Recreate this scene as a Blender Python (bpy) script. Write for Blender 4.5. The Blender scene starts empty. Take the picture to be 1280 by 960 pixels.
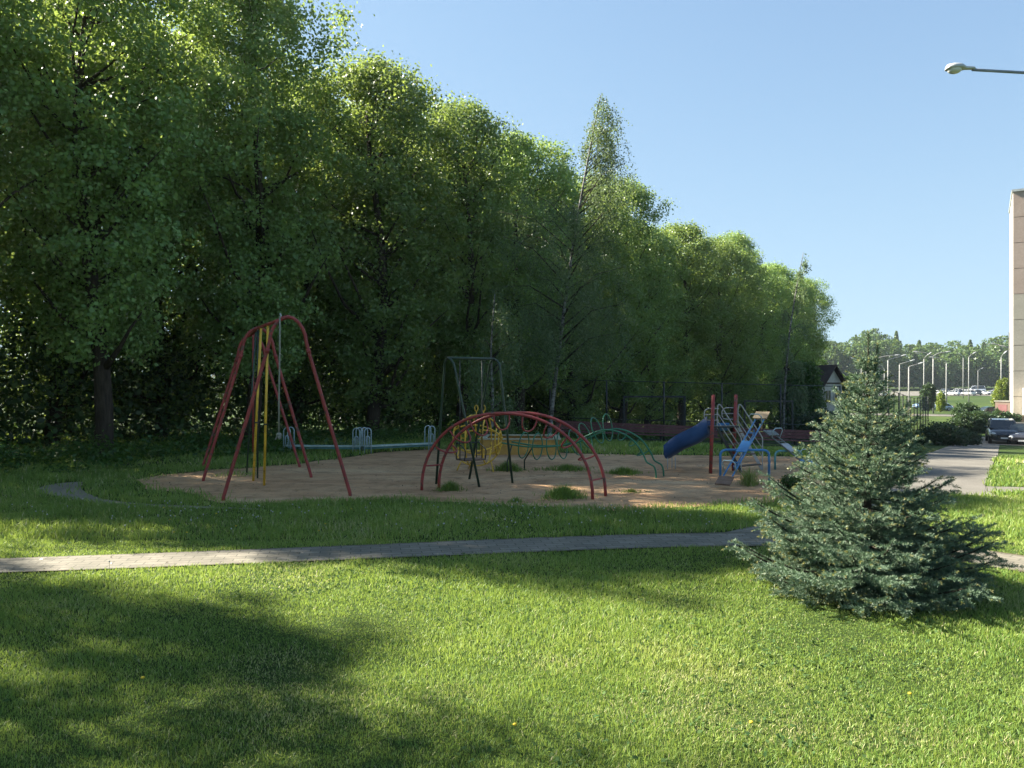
import bpy, bmesh, math, random
import numpy as np
from mathutils import Vector, Matrix, noise as mnoise

rng = np.random.default_rng(7)
random.seed(7)
PI = math.pi
scene = bpy.context.scene
COL = scene.collection
F = 967.0          # focal length in pixels of the 1280 wide photograph
CAMH = 1.7         # eye height
RD = Vector((0.55, 0.835))  # direction in which the ground falls away (along the tree row)
SUN_AZ = Vector((-0.92, 0.40)).normalized()   # horizontal direction towards the sun
SUN_EL = math.radians(38)

# ------------------------------------------------------------------ terrain
KU = [-4000, 20, 28, 62, 150, 300, 420, 4000]
KZ = [0, 0, -0.62, -2.4, -2.9, -1.6, 0.0, 3.0]
def gz(x, y):
    return float(np.interp(0.55 * x + 0.835 * y, KU, KZ))
def gzn(x, y):
    return np.interp(0.55 * x + 0.835 * y, KU, KZ)
def G(px, py):
    """point of the level near ground seen at a photo pixel"""
    d = CAMH * F / (py - 480.0)
    return Vector(((px - 640) / F * d, d, 0.0))
def W(px, py, d):
    return Vector(((px - 640) / F * d, d, CAMH - (py - 480) / F * d))
def onground(px, d):
    x = (px - 640) / F * d
    return Vector((x, d, gz(x, d)))

# ------------------------------------------------------------------ materials
MATS = {}
def new_mat(name):
    m = bpy.data.materials.new(name); m.use_nodes = True
    nt = m.node_tree; nt.nodes.clear()
    out = nt.nodes.new('ShaderNodeOutputMaterial')
    MATS[name] = m
    return m, nt, out
def N(nt, t, **kw):
    n = nt.nodes.new(t)
    for k, v in kw.items():
        if k.startswith('i_'):
            n.inputs[k[2:].replace('_', ' ')].default_value = v
        else:
            setattr(n, k, v)
    return n
def ramp(nt, stops, fac):
    r = nt.nodes.new('ShaderNodeValToRGB')
    el = r.color_ramp.elements
    while len(el) < len(stops): el.new(0.5)
    for e, (p, c) in zip(el, stops):
        e.position = p; e.color = (c[0], c[1], c[2], 1)
    nt.links.new(fac, r.inputs['Fac'])
    return r.outputs['Color']
def mix(nt, a, b, fac, mode='MIX'):
    m = nt.nodes.new('ShaderNodeMix'); m.data_type = 'RGBA'; m.blend_type = mode
    for sock, v in ((m.inputs[6], a), (m.inputs[7], b), (m.inputs[0], fac)):
        if hasattr(v, 'links'): nt.links.new(v, sock)
        elif isinstance(v, (int, float)): sock.default_value = v
        else: sock.default_value = (v[0], v[1], v[2], 1)
    return m.outputs[2]
def noise(nt, scale, detail=4, rough=0.6, coord='Object', dist=0.0, stretch=None):
    tc = nt.nodes.new('ShaderNodeTexCoord')
    n = N(nt, 'ShaderNodeTexNoise'); n.inputs['Scale'].default_value = scale
    n.inputs['Detail'].default_value = detail; n.inputs['Roughness'].default_value = rough
    n.inputs['Distortion'].default_value = dist
    src = tc.outputs[coord]
    if stretch:
        mp = nt.nodes.new('ShaderNodeMapping'); mp.inputs['Scale'].default_value = stretch
        nt.links.new(src, mp.inputs['Vector']); src = mp.outputs['Vector']
    nt.links.new(src, n.inputs['Vector'])
    return n.outputs['Fac']
def bump(nt, height, strength, dist=0.02):
    b = nt.nodes.new('ShaderNodeBump'); b.inputs['Strength'].default_value = strength
    b.inputs['Distance'].default_value = dist
    nt.links.new(height, b.inputs['Height']); return b.outputs['Normal']
def principled(nt, out, color, rough=0.6, metal=0.0, spec=0.5, normal=None):
    p = nt.nodes.new('ShaderNodeBsdfPrincipled')
    if hasattr(color, 'links'): nt.links.new(color, p.inputs['Base Color'])
    else: p.inputs['Base Color'].default_value = (*color, 1)
    if hasattr(rough, 'links'): nt.links.new(rough, p.inputs['Roughness'])
    else: p.inputs['Roughness'].default_value = rough
    p.inputs['Metallic'].default_value = metal
    p.inputs['Specular IOR Level'].default_value = spec
    if normal is not None: nt.links.new(normal, p.inputs['Normal'])
    nt.links.new(p.outputs[0], out.inputs['Surface'])
    return p
def paint(name, color, worn=None, rough=0.55, scale=14.0, thr=0.585, metal=0.0):
    """painted metal or wood: tone mottling, chips showing what is below"""
    m, nt, out = new_mat(name)
    n1 = noise(nt, scale * 0.35, 3)
    dark = tuple(c * 0.72 for c in color); lite = tuple(min(1, c * 1.18 + .008) for c in color)
    c = ramp(nt, [(0.3, dark), (0.7, lite)], n1)
    if worn:
        n2 = noise(nt, scale, 5, 0.7)
        f = ramp(nt, [(thr, (0, 0, 0)), (thr + .05, (1, 1, 1))], n2)
        c = mix(nt, c, worn, f)
    principled(nt, out, c, rough, metal, 0.4, bump(nt, noise(nt, scale * 2, 3), 0.15, 0.003))
    return m
def leafmat(name, stops, trans, tfac=0.4, rough=0.45, spec=0.35, tint=False):
    """thin leaf: random tone per leaf, light passing through"""
    m, nt, out = new_mat(name)
    if tint:
        a = N(nt, 'ShaderNodeAttribute', attribute_name='tint'); fac = a.outputs['Fac']
    else:
        g = nt.nodes.new('ShaderNodeNewGeometry'); fac = g.outputs['Random Per Island']
    c = ramp(nt, stops, fac)
    oi = nt.nodes.new('ShaderNodeObjectInfo')
    h = nt.nodes.new('ShaderNodeHueSaturation')
    mr = nt.nodes.new('ShaderNodeMapRange'); mr.inputs[3].default_value = 0.70; mr.inputs[4].default_value = 1.25
    nt.links.new(oi.outputs['Random'], mr.inputs[0]); nt.links.new(mr.outputs[0], h.inputs['Value'])
    nt.links.new(c, h.inputs['Color']); c = h.outputs['Color']
    p = nt.nodes.new('ShaderNodeBsdfPrincipled')
    nt.links.new(c, p.inputs['Base Color']); p.inputs['Roughness'].default_value = rough
    p.inputs['Specular IOR Level'].default_value = spec
    t = nt.nodes.new('ShaderNodeBsdfTranslucent')
    tc = mix(nt, c, trans, 0.6); nt.links.new(tc, t.inputs['Color'])
    mx = nt.nodes.new('ShaderNodeMixShader'); mx.inputs[0].default_value = tfac
    nt.links.new(p.outputs[0], mx.inputs[1]); nt.links.new(t.outputs[0], mx.inputs[2])
    nt.links.new(mx.outputs[0], out.inputs['Surface'])
    return m

RED = paint('red_paint', (0.27, 0.036, 0.030), (0.10, 0.05, 0.04), 0.55, 10, .555)
YEL = paint('yellow_paint', (0.64, 0.38, 0.03), (0.2, 0.11, 0.03), 0.4)
DGRN = paint('dark_green_paint', (0.014, 0.036, 0.020), (0.05, 0.06, 0.04), 0.4)
GRN = paint('green_paint', (0.02, 0.15, 0.075), (0.10, 0.16, 0.11), 0.4)
TEAL = paint('teal_paint', (0.36, 0.47, 0.43), (0.25, 0.30, 0.26), 0.5)
TEALD = paint('blue_green_paint', (0.10, 0.28, 0.29), (0.15, 0.20, 0.18), 0.5)
PALEB = paint('pale_blue_paint', (0.36, 0.46, 0.48), (0.28, 0.28, 0.25), 0.5)
BLUE = paint('blue_paint', (0.04, 0.18, 0.38), (0.12, 0.17, 0.22), 0.4)
SLBLUE = paint('blue_plastic', (0.010, 0.055, 0.165), (0.018, 0.07, 0.18), 0.5, 6, .7)
GREYP = paint('grey_paint', (0.36, 0.36, 0.35), (0.20, 0.14, 0.10), 0.45)
WGREY = paint('worn_grey_green', (0.15, 0.165, 0.15), (0.1, 0.09, 0.07), 0.6)
DARKP = paint('dark_metal', (0.020, 0.022, 0.022), None, 0.5)
MAROON = paint('maroon_boards', (0.125, 0.046, 0.046), (0.16, 0.10, 0.085), 0.7, 9)
PLANK = paint('weathered_plank', (0.27, 0.205, 0.125), (0.20, 0.15, 0.10), 0.8, 18, .58)
PLANKD = paint('dark_worn_plank', (0.13, 0.085, 0.06), (0.2, 0.15, 0.11), 0.8, 18, .6)
ROPE = paint('rope', (0.22, 0.215, 0.17), None, 0.9, 60)
RIM = paint('pale_rim', (0.36, 0.33, 0.22), (0.28, 0.22, 0.12), 0.8)
YBOARD = paint('yellow_boards', (0.42, 0.24, 0.05), (0.28, 0.15, 0.05), 0.7, 10, .58)
GALV = paint('galvanised_steel', (0.40, 0.41, 0.41), None, 0.45)
CONC = paint('lamp_concrete', (0.27, 0.27, 0.255), None, 0.8)
WHITEP = paint('white_paint', (0.72, 0.72, 0.70), None, 0.4)
BARK = None
def make_bark(name, a, b, sc=6):
    m, nt, out = new_mat(name)
    n = noise(nt, sc, 6, 0.7, stretch=(3, 3, .5))
    principled(nt, out, ramp(nt, [(0.3, a), (0.7, b)], n), 0.9, 0, .2, bump(nt, n, 0.9, 0.04))
    return m
BARK = make_bark('bark', (0.018, 0.014, 0.010), (0.075, 0.058, 0.042))
def birch_bark():
    m, nt, out = new_mat('birch_bark')
    n = noise(nt, 5, 5, 0.7, stretch=(1.0, 1.0, 3.2))
    c = ramp(nt, [(0.44, (0.03, 0.027, 0.024)), (0.54, (0.20, 0.19, 0.175)), (0.85, (0.34, 0.33, 0.30))], n)
    principled(nt, out, c, 0.7, 0, .3, bump(nt, n, .3, .01))
    return m
BIRCHB = birch_bark()
LEAF = leafmat('leaf', [(0, (0.090, 0.160, 0.050)), (.5, (0.140, 0.245, 0.070)), (1, (0.20, 0.305, 0.085))], (0.44, 0.54, 0.09), 0.40, .46, .5)
BIRCHL = leafmat('birch_leaf', [(0, (0.055, 0.100, 0.045)), (1, (0.140, 0.200, 0.095))], (0.28, 0.36, 0.10), 0.35)
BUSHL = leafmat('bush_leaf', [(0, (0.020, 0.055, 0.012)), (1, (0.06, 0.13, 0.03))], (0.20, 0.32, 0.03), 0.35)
BRIGHTL = leafmat('bright_leaf', [(0, (0.09, 0.16, 0.015)), (1, (0.22, 0.28, 0.03))], (0.4, 0.45, 0.04), 0.4)
DARKL = leafmat('dark_hedge_leaf', [(0, (0.020, 0.045, 0.016)), (1, (0.055, 0.100, 0.034))], (0.10, 0.16, 0.03), 0.25)
FORL = leafmat('forest_leaf', [(0, (0.020, 0.055, 0.016)), (.5, (0.045, 0.095, 0.025)), (1, (0.10, 0.15, 0.04))], (0.24, 0.32, 0.05), 0.35)
NEEDLE = leafmat('spruce_needle', [(0, (0.048, 0.088, 0.051)), (.6, (0.112, 0.172, 0.104)), (1, (0.198, 0.255, 0.166))], (0.12, 0.2, 0.08), 0.12, 0.5)
NEWTIP = leafmat('new_shoot', [(0, (0.16, 0.20, 0.06)), (1, (0.42, 0.38, 0.17))], (0.4, 0.4, 0.1), 0.25)
GRASS = leafmat('grass_blade', [(0, (0.060, 0.122, 0.030)), (.35, (0.148, 0.250, 0.050)), (.7, (0.270, 0.355, 0.082)), (.86, (0.38, 0.385, 0.150)), (1, (0.50, 0.45, 0.27))], (0.42, 0.52, 0.08), 0.38, 0.5, .3, tint=True)

def ground_mat():
    m, nt, out = new_mat('lawn_ground')
    a = noise(nt, 0.35, 5, .6, dist=.6); b = noise(nt, 22, 5, .75); cc = noise(nt, 0.03, 3)
    base = ramp(nt, [(.30, (0.028, 0.052, 0.014)), (.55, (0.055, 0.090, 0.022)), (.75, (0.085, 0.105, 0.035))], a)
    fine = ramp(nt, [(.3, (0.35, 0.4, 0.3)), (.7, (1.25, 1.2, 1.1))], b)
    c = mix(nt, base, fine, 1.0, 'MULTIPLY')
    far = ramp(nt, [(.35, (0.7, .8, .6)), (.65, (1.3, 1.2, 1.1))], cc)
    c = mix(nt, c, far, 1.0, 'MULTIPLY')
    principled(nt, out, c, 0.95, 0, .15, bump(nt, b, .8, .04))
    return m
GROUND = ground_mat()
def sand_mat():
    m, nt, out = new_mat('sandy_ground')
    a = noise(nt, 0.55, 6, .65, dist=1.0, stretch=(.6, 1.6, 1)); b = noise(nt, 28, 5, .8); d = noise(nt, 3.2, 5, .7, dist=.5)
    base = ramp(nt, [(.28, (0.34, 0.195, 0.104)), (.50, (0.51, 0.312, 0.166)), (.74, (0.66, 0.46, 0.27))], a)
    spots = ramp(nt, [(.32, (.62, .62, .6)), (.5, (1, 1, 1)), (.75, (1.12, 1.1, 1.05))], d)
    c = mix(nt, base, spots, 1.0, 'MULTIPLY')
    c = mix(nt, c, ramp(nt, [(.3, (.75, .75, .75)), (.7, (1.15, 1.15, 1.15))], b), .8, 'MULTIPLY')
    h = mix(nt, d, b, .35)
    principled(nt, out, c, 0.95, 0, .2, bump(nt, h, .9, .10))
    return m
SAND = sand_mat()
def paver_mat():
    m, nt, out = new_mat('grey_pavers')
    uv = N(nt, 'ShaderNodeUVMap')
    br = nt.nodes.new('ShaderNodeTexBrick')
    br.inputs['Scale'].default_value = 1.0
    br.inputs['Brick Width'].default_value = 0.2; br.inputs['Row Height'].default_value = 0.1
    br.inputs['Mortar Size'].default_value = 0.006; br.inputs['Mortar Smooth'].default_value = .3
    br.inputs['Color1'].default_value = (0.155, 0.140, 0.112, 1); br.inputs['Color2'].default_value = (0.205, 0.186, 0.150, 1)
    br.inputs['Mortar'].default_value = (0.075, 0.075, 0.055, 1)
    nt.links.new(uv.outputs[0], br.inputs['Vector'])
    sx = nt.nodes.new('ShaderNodeSeparateXYZ'); nt.links.new(uv.outputs[0], sx.inputs[0])
    ab = N(nt, 'ShaderNodeMath', operation='ABSOLUTE'); nt.links.new(sx.outputs[1], ab.inputs[0])
    ne = noise(nt, 5, 4, .7)
    ad = N(nt, 'ShaderNodeMath', operation='MULTIPLY_ADD'); nt.links.new(ne, ad.inputs[0]); ad.inputs[1].default_value = .30; nt.links.new(ab.outputs[0], ad.inputs[2])
    soil = ramp(nt, [(.44, (0, 0, 0)), (.52, (1, 1, 1))], ad.outputs[0])
    n = noise(nt, 1.6, 5, .7); n2 = noise(nt, 40, 3, .7)
    brc = mix(nt, br.outputs['Color'], (0.085, 0.072, 0.045), soil)
    c = mix(nt, brc, ramp(nt, [(.3, (.72, .74, .70)), (.7, (1.15, 1.12, 1.08))], n), 1, 'MULTIPLY')
    c = mix(nt, c, ramp(nt, [(.3, (.85, .85, .85)), (.7, (1.1, 1.1, 1.1))], n2), 1, 'MULTIPLY')
    principled(nt, out, c, .85, 0, .3, bump(nt, br.outputs['Fac'], -.5, .006))
    return m
PAVER = paver_mat()
def asphalt_mat(name, lo, hi):
    m, nt, out = new_mat(name)
    n = noise(nt, 0.8, 6, .7); n2 = noise(nt, 60, 3, .8)
    c = ramp(nt, [(.3, lo), (.7, hi)], n)
    c = mix(nt, c, ramp(nt, [(.3, (.75, .75, .75)), (.7, (1.2, 1.2, 1.2))], n2), 1, 'MULTIPLY')
    principled(nt, out, c, .9, 0, .3, bump(nt, n2, .5, .01))
    return m
ASPH = asphalt_mat('grey_asphalt', (0.105, 0.097, 0.082), (0.175, 0.162, 0.138))
KERB = asphalt_mat('kerb_concrete', (0.22, 0.215, 0.20), (0.33, 0.32, 0.30))
DIRT = asphalt_mat('trodden_earth', (0.16, 0.145, 0.105), (0.25, 0.225, 0.165))

# ------------------------------------------------------------------ mesh helpers
class MB:
    def __init__(s): s.v = []; s.f = []; s.m = []; s.sm = []
    def add(s, vs, fs, mi=0, smooth=False):
        o = len(s.v); s.v += [Vector(p) for p in vs]
        for f in fs: s.f.append([i + o for i in f]); s.m.append(mi); s.sm.append(smooth)
        return s
    def tube(s, pts, r, n=8, closed=False, mi=0):
        pts = [Vector(p) for p in pts]; k = len(pts)
        rs = list(r) if hasattr(r, '__len__') else [r] * k
        tang = []
        for i in range(k):
            a = pts[(i - 1) % k] if (closed or i > 0) else pts[i]
            b = pts[(i + 1) % k] if (closed or i < k - 1) else pts[i]
            t = (b - a); tang.append(t.normalized() if t.length > 1e-9 else Vector((0, 0, 1)))
        ref = Vector((0, 0, 1)) if abs(tang[0].z) < .9 else Vector((1, 0, 0))
        nrm = (ref - tang[0] * ref.dot(tang[0])).normalized()
        vs = []
        for i in range(k):
            nrm = (nrm - tang[i] * nrm.dot(tang[i]))
            nrm = nrm.normalized() if nrm.length > 1e-6 else tang[i].orthogonal().normalized()
            bi = tang[i].cross(nrm)
            for j in range(n):
                a = 2 * PI * j / n
                vs.append(pts[i] + (nrm * math.cos(a) + bi * math.sin(a)) * rs[i])
        fs = []
        for i in range(k if closed else k - 1):
            i2 = (i + 1) % k
            for j in range(n):
                fs.append([i * n + j, i * n + (j + 1) % n, i2 * n + (j + 1) % n, i2 * n + j])
        s.add(vs, fs, mi, True)
        if not closed:
            o = len(s.v) - len(vs)
            s.f.append([o + j for j in reversed(range(n))]); s.m.append(mi); s.sm.append(False)
            s.f.append([o + (k - 1) * n + j for j in range(n)]); s.m.append(mi); s.sm.append(False)
        return s
    def obox(s, c, ax, ay, az, mi=0):
        """box from half-axis vectors"""
        c, ax, ay, az = map(Vector, (c, ax, ay, az))
        vs = [c + ax * i + ay * j + az * k for i in (-1, 1) for j in (-1, 1) for k in (-1, 1)]
        fs = [[0, 1, 3, 2], [4, 6, 7, 5], [0, 4, 5, 1], [2, 3, 7, 6], [0, 2, 6, 4], [1, 5, 7, 3]]
        return s.add(vs, fs, mi)
    def box(s, lo, hi, mi=0):
        lo, hi = Vector(lo), Vector(hi); c = (lo + hi) / 2; h = (hi - lo) / 2
        return s.obox(c, (h.x, 0, 0), (0, h.y, 0), (0, 0, h.z), mi)
    def beam(s, a, b, w, h, up=(0, 0, 1), mi=0):
        a, b = Vector(a), Vector(b); t = (b - a); L = t.length; t.normalize()
        u = Vector(up); u = (u - t * u.dot(t)).normalized(); sd = t.cross(u)
        return s.obox((a + b) / 2, t * L / 2, sd * w / 2, u * h / 2, mi)
    def grid(s, rows, mi=0, smooth=True, closed=False):
        """rows of equal length joined by quads"""
        k = len(rows[0]); vs = [p for r in rows for p in r]; fs = []
        for i in range(len(rows) - 1):
            for j in range(k if closed else k - 1):
                j2 = (j + 1) % k
                fs.append([i * k + j, i * k + j2, (i + 1) * k + j2, (i + 1) * k + j])
        return s.add(vs, fs, mi, smooth)
    def ball(s, c, r, n=10, m=6, sq=(1, 1, 1), mi=0):
        c = Vector(c); rows = []
        for i in range(m + 1):
            th = PI * i / m
            rows.append([c + Vector((math.sin(th) * math.cos(2 * PI * j / n) * r * sq[0], math.sin(th) * math.sin(2 * PI * j / n) * r * sq[1], math.cos(th) * r * sq[2])) for j in range(n)])
        return s.grid(rows, mi, True, True)
    def build(s, name, mats, parent=None, loc=None):
        me = bpy.data.meshes.new(name)
        off = Vector((0, 0, 0))
        if parent is not None: off = parent.matrix_world.translation if False else Vector(parent['_o'])
        elif loc is not None: off = Vector(loc)
        me.from_pydata([tuple(p - off) for p in s.v], [], s.f)
        if not isinstance(mats, (list, tuple)): mats = [mats]
        for m in mats: me.materials.append(m)
        me.polygons.foreach_set('material_index', s.m)
        me.polygons.foreach_set('use_smooth', s.sm)
        bm = bmesh.new(); bm.from_mesh(me); bmesh.ops.recalc_face_normals(bm, faces=bm.faces); bm.to_mesh(me); bm.free()
        me.update()
        o = bpy.data.objects.new(name, me); COL.objects.link(o)
        if parent is not None:
            o.parent = parent; o['_o'] = tuple(parent['_o'])
        else:
            o.location = off; o['_o'] = tuple(off)
        return o

def tag(o, label, cat, group=None, kind=None):
    o['label'] = label; o['category'] = cat
    if group: o['group'] = group
    if kind: o['kind'] = kind
    return o
def thing(name, label, cat, loc=(0, 0, 0), group=None):
    o = bpy.data.objects.new(name, None); COL.objects.link(o)
    o.empty_display_size = .2
    o.location = loc; o['_o'] = tuple(loc)
    return tag(o, label, cat, group)
def struct(o, label=None, cat=None):
    o['kind'] = 'structure'
    if label: o['label'] = label; o['category'] = cat
    return o
def copy_tree(o, parent=None, loc=None, rz=None, sc=None):
    c = o.copy(); COL.objects.link(c)
    if parent is not None: c.parent = parent
    if loc is not None: c.location = loc; c['_o'] = tuple(loc)
    if rz is not None: c.rotation_euler = (0, 0, rz)
    if sc is not None: c.scale = sc
    for ch in list(o.children): copy_tree(ch, c)
    return c
def np_mesh(name, V, loops, starts, totals, mats, parent=None, tint=None, loc=None, mi=None):
    me = bpy.data.meshes.new(name)
    me.vertices.add(len(V)); me.vertices.foreach_set('co', np.ascontiguousarray(V, dtype=np.float32).ravel())
    me.loops.add(len(loops)); me.loops.foreach_set('vertex_index', np.ascontiguousarray(loops, dtype=np.int32))
    me.polygons.add(len(starts)); me.polygons.foreach_set('loop_start', np.ascontiguousarray(starts, dtype=np.int32))
    me.polygons.foreach_set('loop_total', np.ascontiguousarray(totals, dtype=np.int32))
    if mi is not None: me.polygons.foreach_set('material_index', np.ascontiguousarray(mi, dtype=np.int32))
    if not isinstance(mats, (list, tuple)): mats = [mats]
    for m in mats: me.materials.append(m)
    if tint is not None:
        at = me.attributes.new('tint', 'FLOAT', 'POINT'); at.data.foreach_set('value', np.ascontiguousarray(tint, dtype=np.float32))
    me.update(calc_edges=True); me.validate()
    o = bpy.data.objects.new(name, me); COL.objects.link(o)
    if parent is not None: o.parent = parent; o['_o'] = tuple(parent['_o'])
    elif loc is not None: o.location = loc
    return o
def unit(a): return a / np.maximum(np.linalg.norm(a, axis=1, keepdims=True), 1e-9)
def leaf_quads(C, size, out=None, outw=0.7, upw=0.5, aspect=0.62, r=rng, axis=None, bend=0.25):
    """diamond leaves centred at C; returns vertex array (4 per leaf)"""
    n = len(C)
    nr = r.normal(size=(n, 3))
    if out is not None: nr += out * outw
    nr[:, 2] += upw
    nr = unit(nr)
    t = r.normal(size=(n, 3)) if axis is None else axis + r.normal(size=(n, 3)) * .35
    t = unit(t - nr * np.sum(t * nr, axis=1, keepdims=True))
    b = np.cross(nr, t)
    L = (size * r.uniform(.7, 1.3, n))[:, None]
    V = np.empty((n, 4, 3))
    V[:, 0] = C - t * L * .5
    V[:, 1] = C + b * L * aspect * .5 + nr * L * bend * .3
    V[:, 2] = C + t * L * .5
    V[:, 3] = C - b * L * aspect * .5 + nr * L * bend * .3
    return V.reshape(-1, 3)
def quads_obj(name, V, mats, parent=None, tint=None, loc=None, mi=None):
    n = len(V) // 4
    return np_mesh(name, V, np.arange(4 * n), np.arange(n) * 4, np.full(n, 4), mats, parent, tint, loc, mi)
def snoise(x, y, seed, sc, octv=3):
    r = np.random.default_rng(seed); v = np.zeros_like(x); amp = 1.; tot = 0
    for o in range(octv):
        for k in range(5):
            a = r.uniform(0, 2 * PI); ph = r.uniform(0, 2 * PI); f = sc * (2 ** o) * r.uniform(.6, 1.4)
            v += amp * np.sin((x * math.cos(a) + y * math.sin(a)) * f + ph)
        tot += amp * 5 ** .5; amp *= .55
    return v / tot
def inpoly(x, y, poly):
    ins = np.zeros(x.shape, bool); n = len(poly)
    for i in range(n):
        x1, y1 = poly[i][0], poly[i][1]; x2, y2 = poly[(i + 1) % n][0], poly[(i + 1) % n][1]
        c = ((y1 > y) != (y2 > y)) & (x < (x2 - x1) * (y - y1) / ((y2 - y1) + 1e-12) + x1)
        ins ^= c
    return ins
def catmull(P, n=8):
    P = [Vector(p) for p in P]; out = []
    Q = [P[0] * 2 - P[1]] + P + [P[-1] * 2 - P[-2]]
    for i in range(1, len(Q) - 2):
        for k in range(n):
            t = k / n; a, b, c, d = Q[i - 1], Q[i], Q[i + 1], Q[i + 2]
            out.append(.5 * ((2 * b) + (c - a) * t + (2 * a - 5 * b + 4 * c - d) * t * t + (3 * b - a - 3 * c + d) * t ** 3))
    out.append(P[-1]); return out

# ------------------------------------------------------------------ ground sheets
def build_ground():
    us = sorted(set([-900, -300, -120, -50, -25, -10, 0, 8, 14, 20, 24, 28, 34, 42, 50, 56, 62, 80, 100, 125, 150, 190, 240, 300, 360, 420, 600, 1000, 1800, 3200]))
    vs = [-2200, -1200, -600, -300, -150, -80, -40, -24, -16, -10, -5, 0, 5, 10, 16, 24, 40, 80, 150, 300, 600, 1200, 2200]
    n = Vector((0.835, -0.55)); L2 = 0.55 ** 2 + 0.835 ** 2
    rows = []
    for u in us:
        rows.append([Vector((0.55 * u / L2 + n.x * v / L2, 0.835 * u / L2 + n.y * v / L2, float(np.interp(u, KU, KZ)))) for v in vs])
    mb = MB(); mb.grid(rows, smooth=False)
    o = mb.build('ground', GROUND)
    return struct(o, 'mown green lawn and grassy ground reaching to the horizon', 'ground')
build_ground()

def strip(name, pts, width, mat, lift, label, cat, step=0.4, kerb=False, thick=None):
    """a ribbon laid on the ground along a centre line, with metre UVs"""
    pts = [Vector((p[0], p[1])) for p in pts]
    ws = width if hasattr(width, '__len__') else [width] * len(pts)
    dense = []; 
    c = catmull([Vector((p.x, p.y, w)) for p, w in zip(pts, ws)], 24)
    L = 0; rows = []; uvs = []
    for i, p in enumerate(c):
        a = c[max(0, i - 1)]; b = c[min(len(c) - 1, i + 1)]
        t = Vector((b.x - a.x, b.y - a.y)).normalized(); nn = Vector((-t.y, t.x))
        if i: L += (Vector((p.x, p.y)) - Vector((c[i - 1].x, c[i - 1].y))).length
        row = []; ur = []
        for q in (-.5, -.25, 0, .25, .5):
            x, y = p.x + nn.x * q * p.z, p.y + nn.y * q * p.z
            row.append(Vector((x, y, gz(x, y) + lift))); ur.append((L, q * p.z))
        rows.append(row); uvs.append(ur)
    me = bpy.data.meshes.new(name)
    k = 5; V = [p for r in rows for p in r]; UV = [p for r in uvs for p in r]; Fc = []
    for i in range(len(rows) - 1):
        for j in range(k - 1): Fc.append([i * k + j, i * k + j + 1, (i + 1) * k + j + 1, (i + 1) * k + j])
    me.from_pydata([tuple(p) for p in V], [], Fc); me.materials.append(mat)
    ul = me.uv_layers.new(name='UVMap')
    for lp in me.loops: ul.data[lp.index].uv = UV[lp.vertex_index]
    bm = bmesh.new(); bm.from_mesh(me); bmesh.ops.recalc_face_normals(bm, faces=bm.faces)
    if bm.faces and sum(f.normal.z for f in bm.faces) < 0: bmesh.ops.reverse_faces(bm, faces=bm.faces)
    bm.to_mesh(me); bm.free()
    o = bpy.data.objects.new(name, me); COL.objects.link(o)
    struct(o, label, cat)
    edge = [(r[0].x, r[0].y) for r in rows] + [(r[-1].x, r[-1].y) for r in reversed(rows)]
    return o, edge

main_pts = [(-13.5, 6.1), (-9.5, 6.55), (-6.9, 6.93), (-4.77, 7.21), (-1.92, 7.72), (0, 8.1), (1.6, 8.36), (2.9, 8.42), (4.0, 8.05), (4.85, 7.25), (5.6, 6.2), (6.2, 4.9)]
_, main_edge = strip('path', main_pts, [.62, .62, .62, .62, .66, .70, .72, .76, .78, .78, .78, .78], PAVER, 0.012, 'narrow path of grey pavers crossing the lawn', 'path')
_, fork_edge = strip('path', [(2.55, 8.6), (3.2, 9.05), (4.3, 10.0), (5.6, 11.3), (6.6, 12.6)], [.5, .7, .75, .8, .9], PAVER, 0.008, 'paver path branching off behind the spruce', 'path')
wide_pts = [(6.6, 11.9), (7.05, 13.2), (9.3, 16.8), (13.0, 22.7), (20.2, 34.2), (31.3, 52.0)]
_, wide_edge = strip('path', wide_pts, [1.5, 1.75, 1.95, 2.1, 2.2, 2.5], ASPH, 0.010, 'wide grey asphalt path running down to the parked cars', 'path')
_, cross_edge = strip('path', [(6.9, 12.75), (8.2, 12.4), (11, 12.1), (16, 12.0)], .68, ASPH, 0.006, 'pale side path crossing the lawn towards the right', 'path')
_, cross2_edge = strip('path', [(10.4, 18.9), (12.5, 18.4), (17, 17.8), (24, 17.6)], .75, ASPH, 0.006, 'second side path beyond the first grass strip', 'path')
_, loop_edge = strip('path', [G(103, 602.5), G(84, 605.5), G(74, 611.5), G(92, 619), G(125, 626.5), G(180, 631.5), G(260, 634.5), G(330, 637)], [.12, .5, .62, .42, .26, .2, .15, .06], DIRT, 0.004, 'thin trodden track curling round the sand', 'path')

sand_px = [(168, 601), (186, 610), (228, 617), (262, 624), (285, 628.5), (330, 631), (385, 629), (440, 627), (500, 624.5), (560, 626.5), (640, 632), (700, 635), (760, 636.5), (820, 634.5), (880, 633), (940, 629.5), (1000, 624), (1050, 612), (1075, 598), (1070, 585), (1030, 573), (960, 570.5), (880, 569.5), (800, 568.7), (740, 567.8), (690, 565.5), (640, 563.5), (590, 562), (540, 562), (500, 563.5), (460, 568), (420, 573), (380, 578), (335, 584), (280, 587), (230, 591), (190, 595)]
sp = catmull([G(*p) for p in sand_px] + [G(*sand_px[0])], 6)[:-1]
sand_edge = []
for i, p in enumerate(sp):
    a = mnoise.noise(Vector((p.x * 1.3, p.y * 1.3, 3.1))) * .30 + mnoise.noise(Vector((p.x * 5, p.y * 5, 9.1))) * .06
    c = Vector((0, 14.5, 0)); q = p + (p - c).normalized() * a
    sand_edge.append((q.x, q.y))
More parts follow.
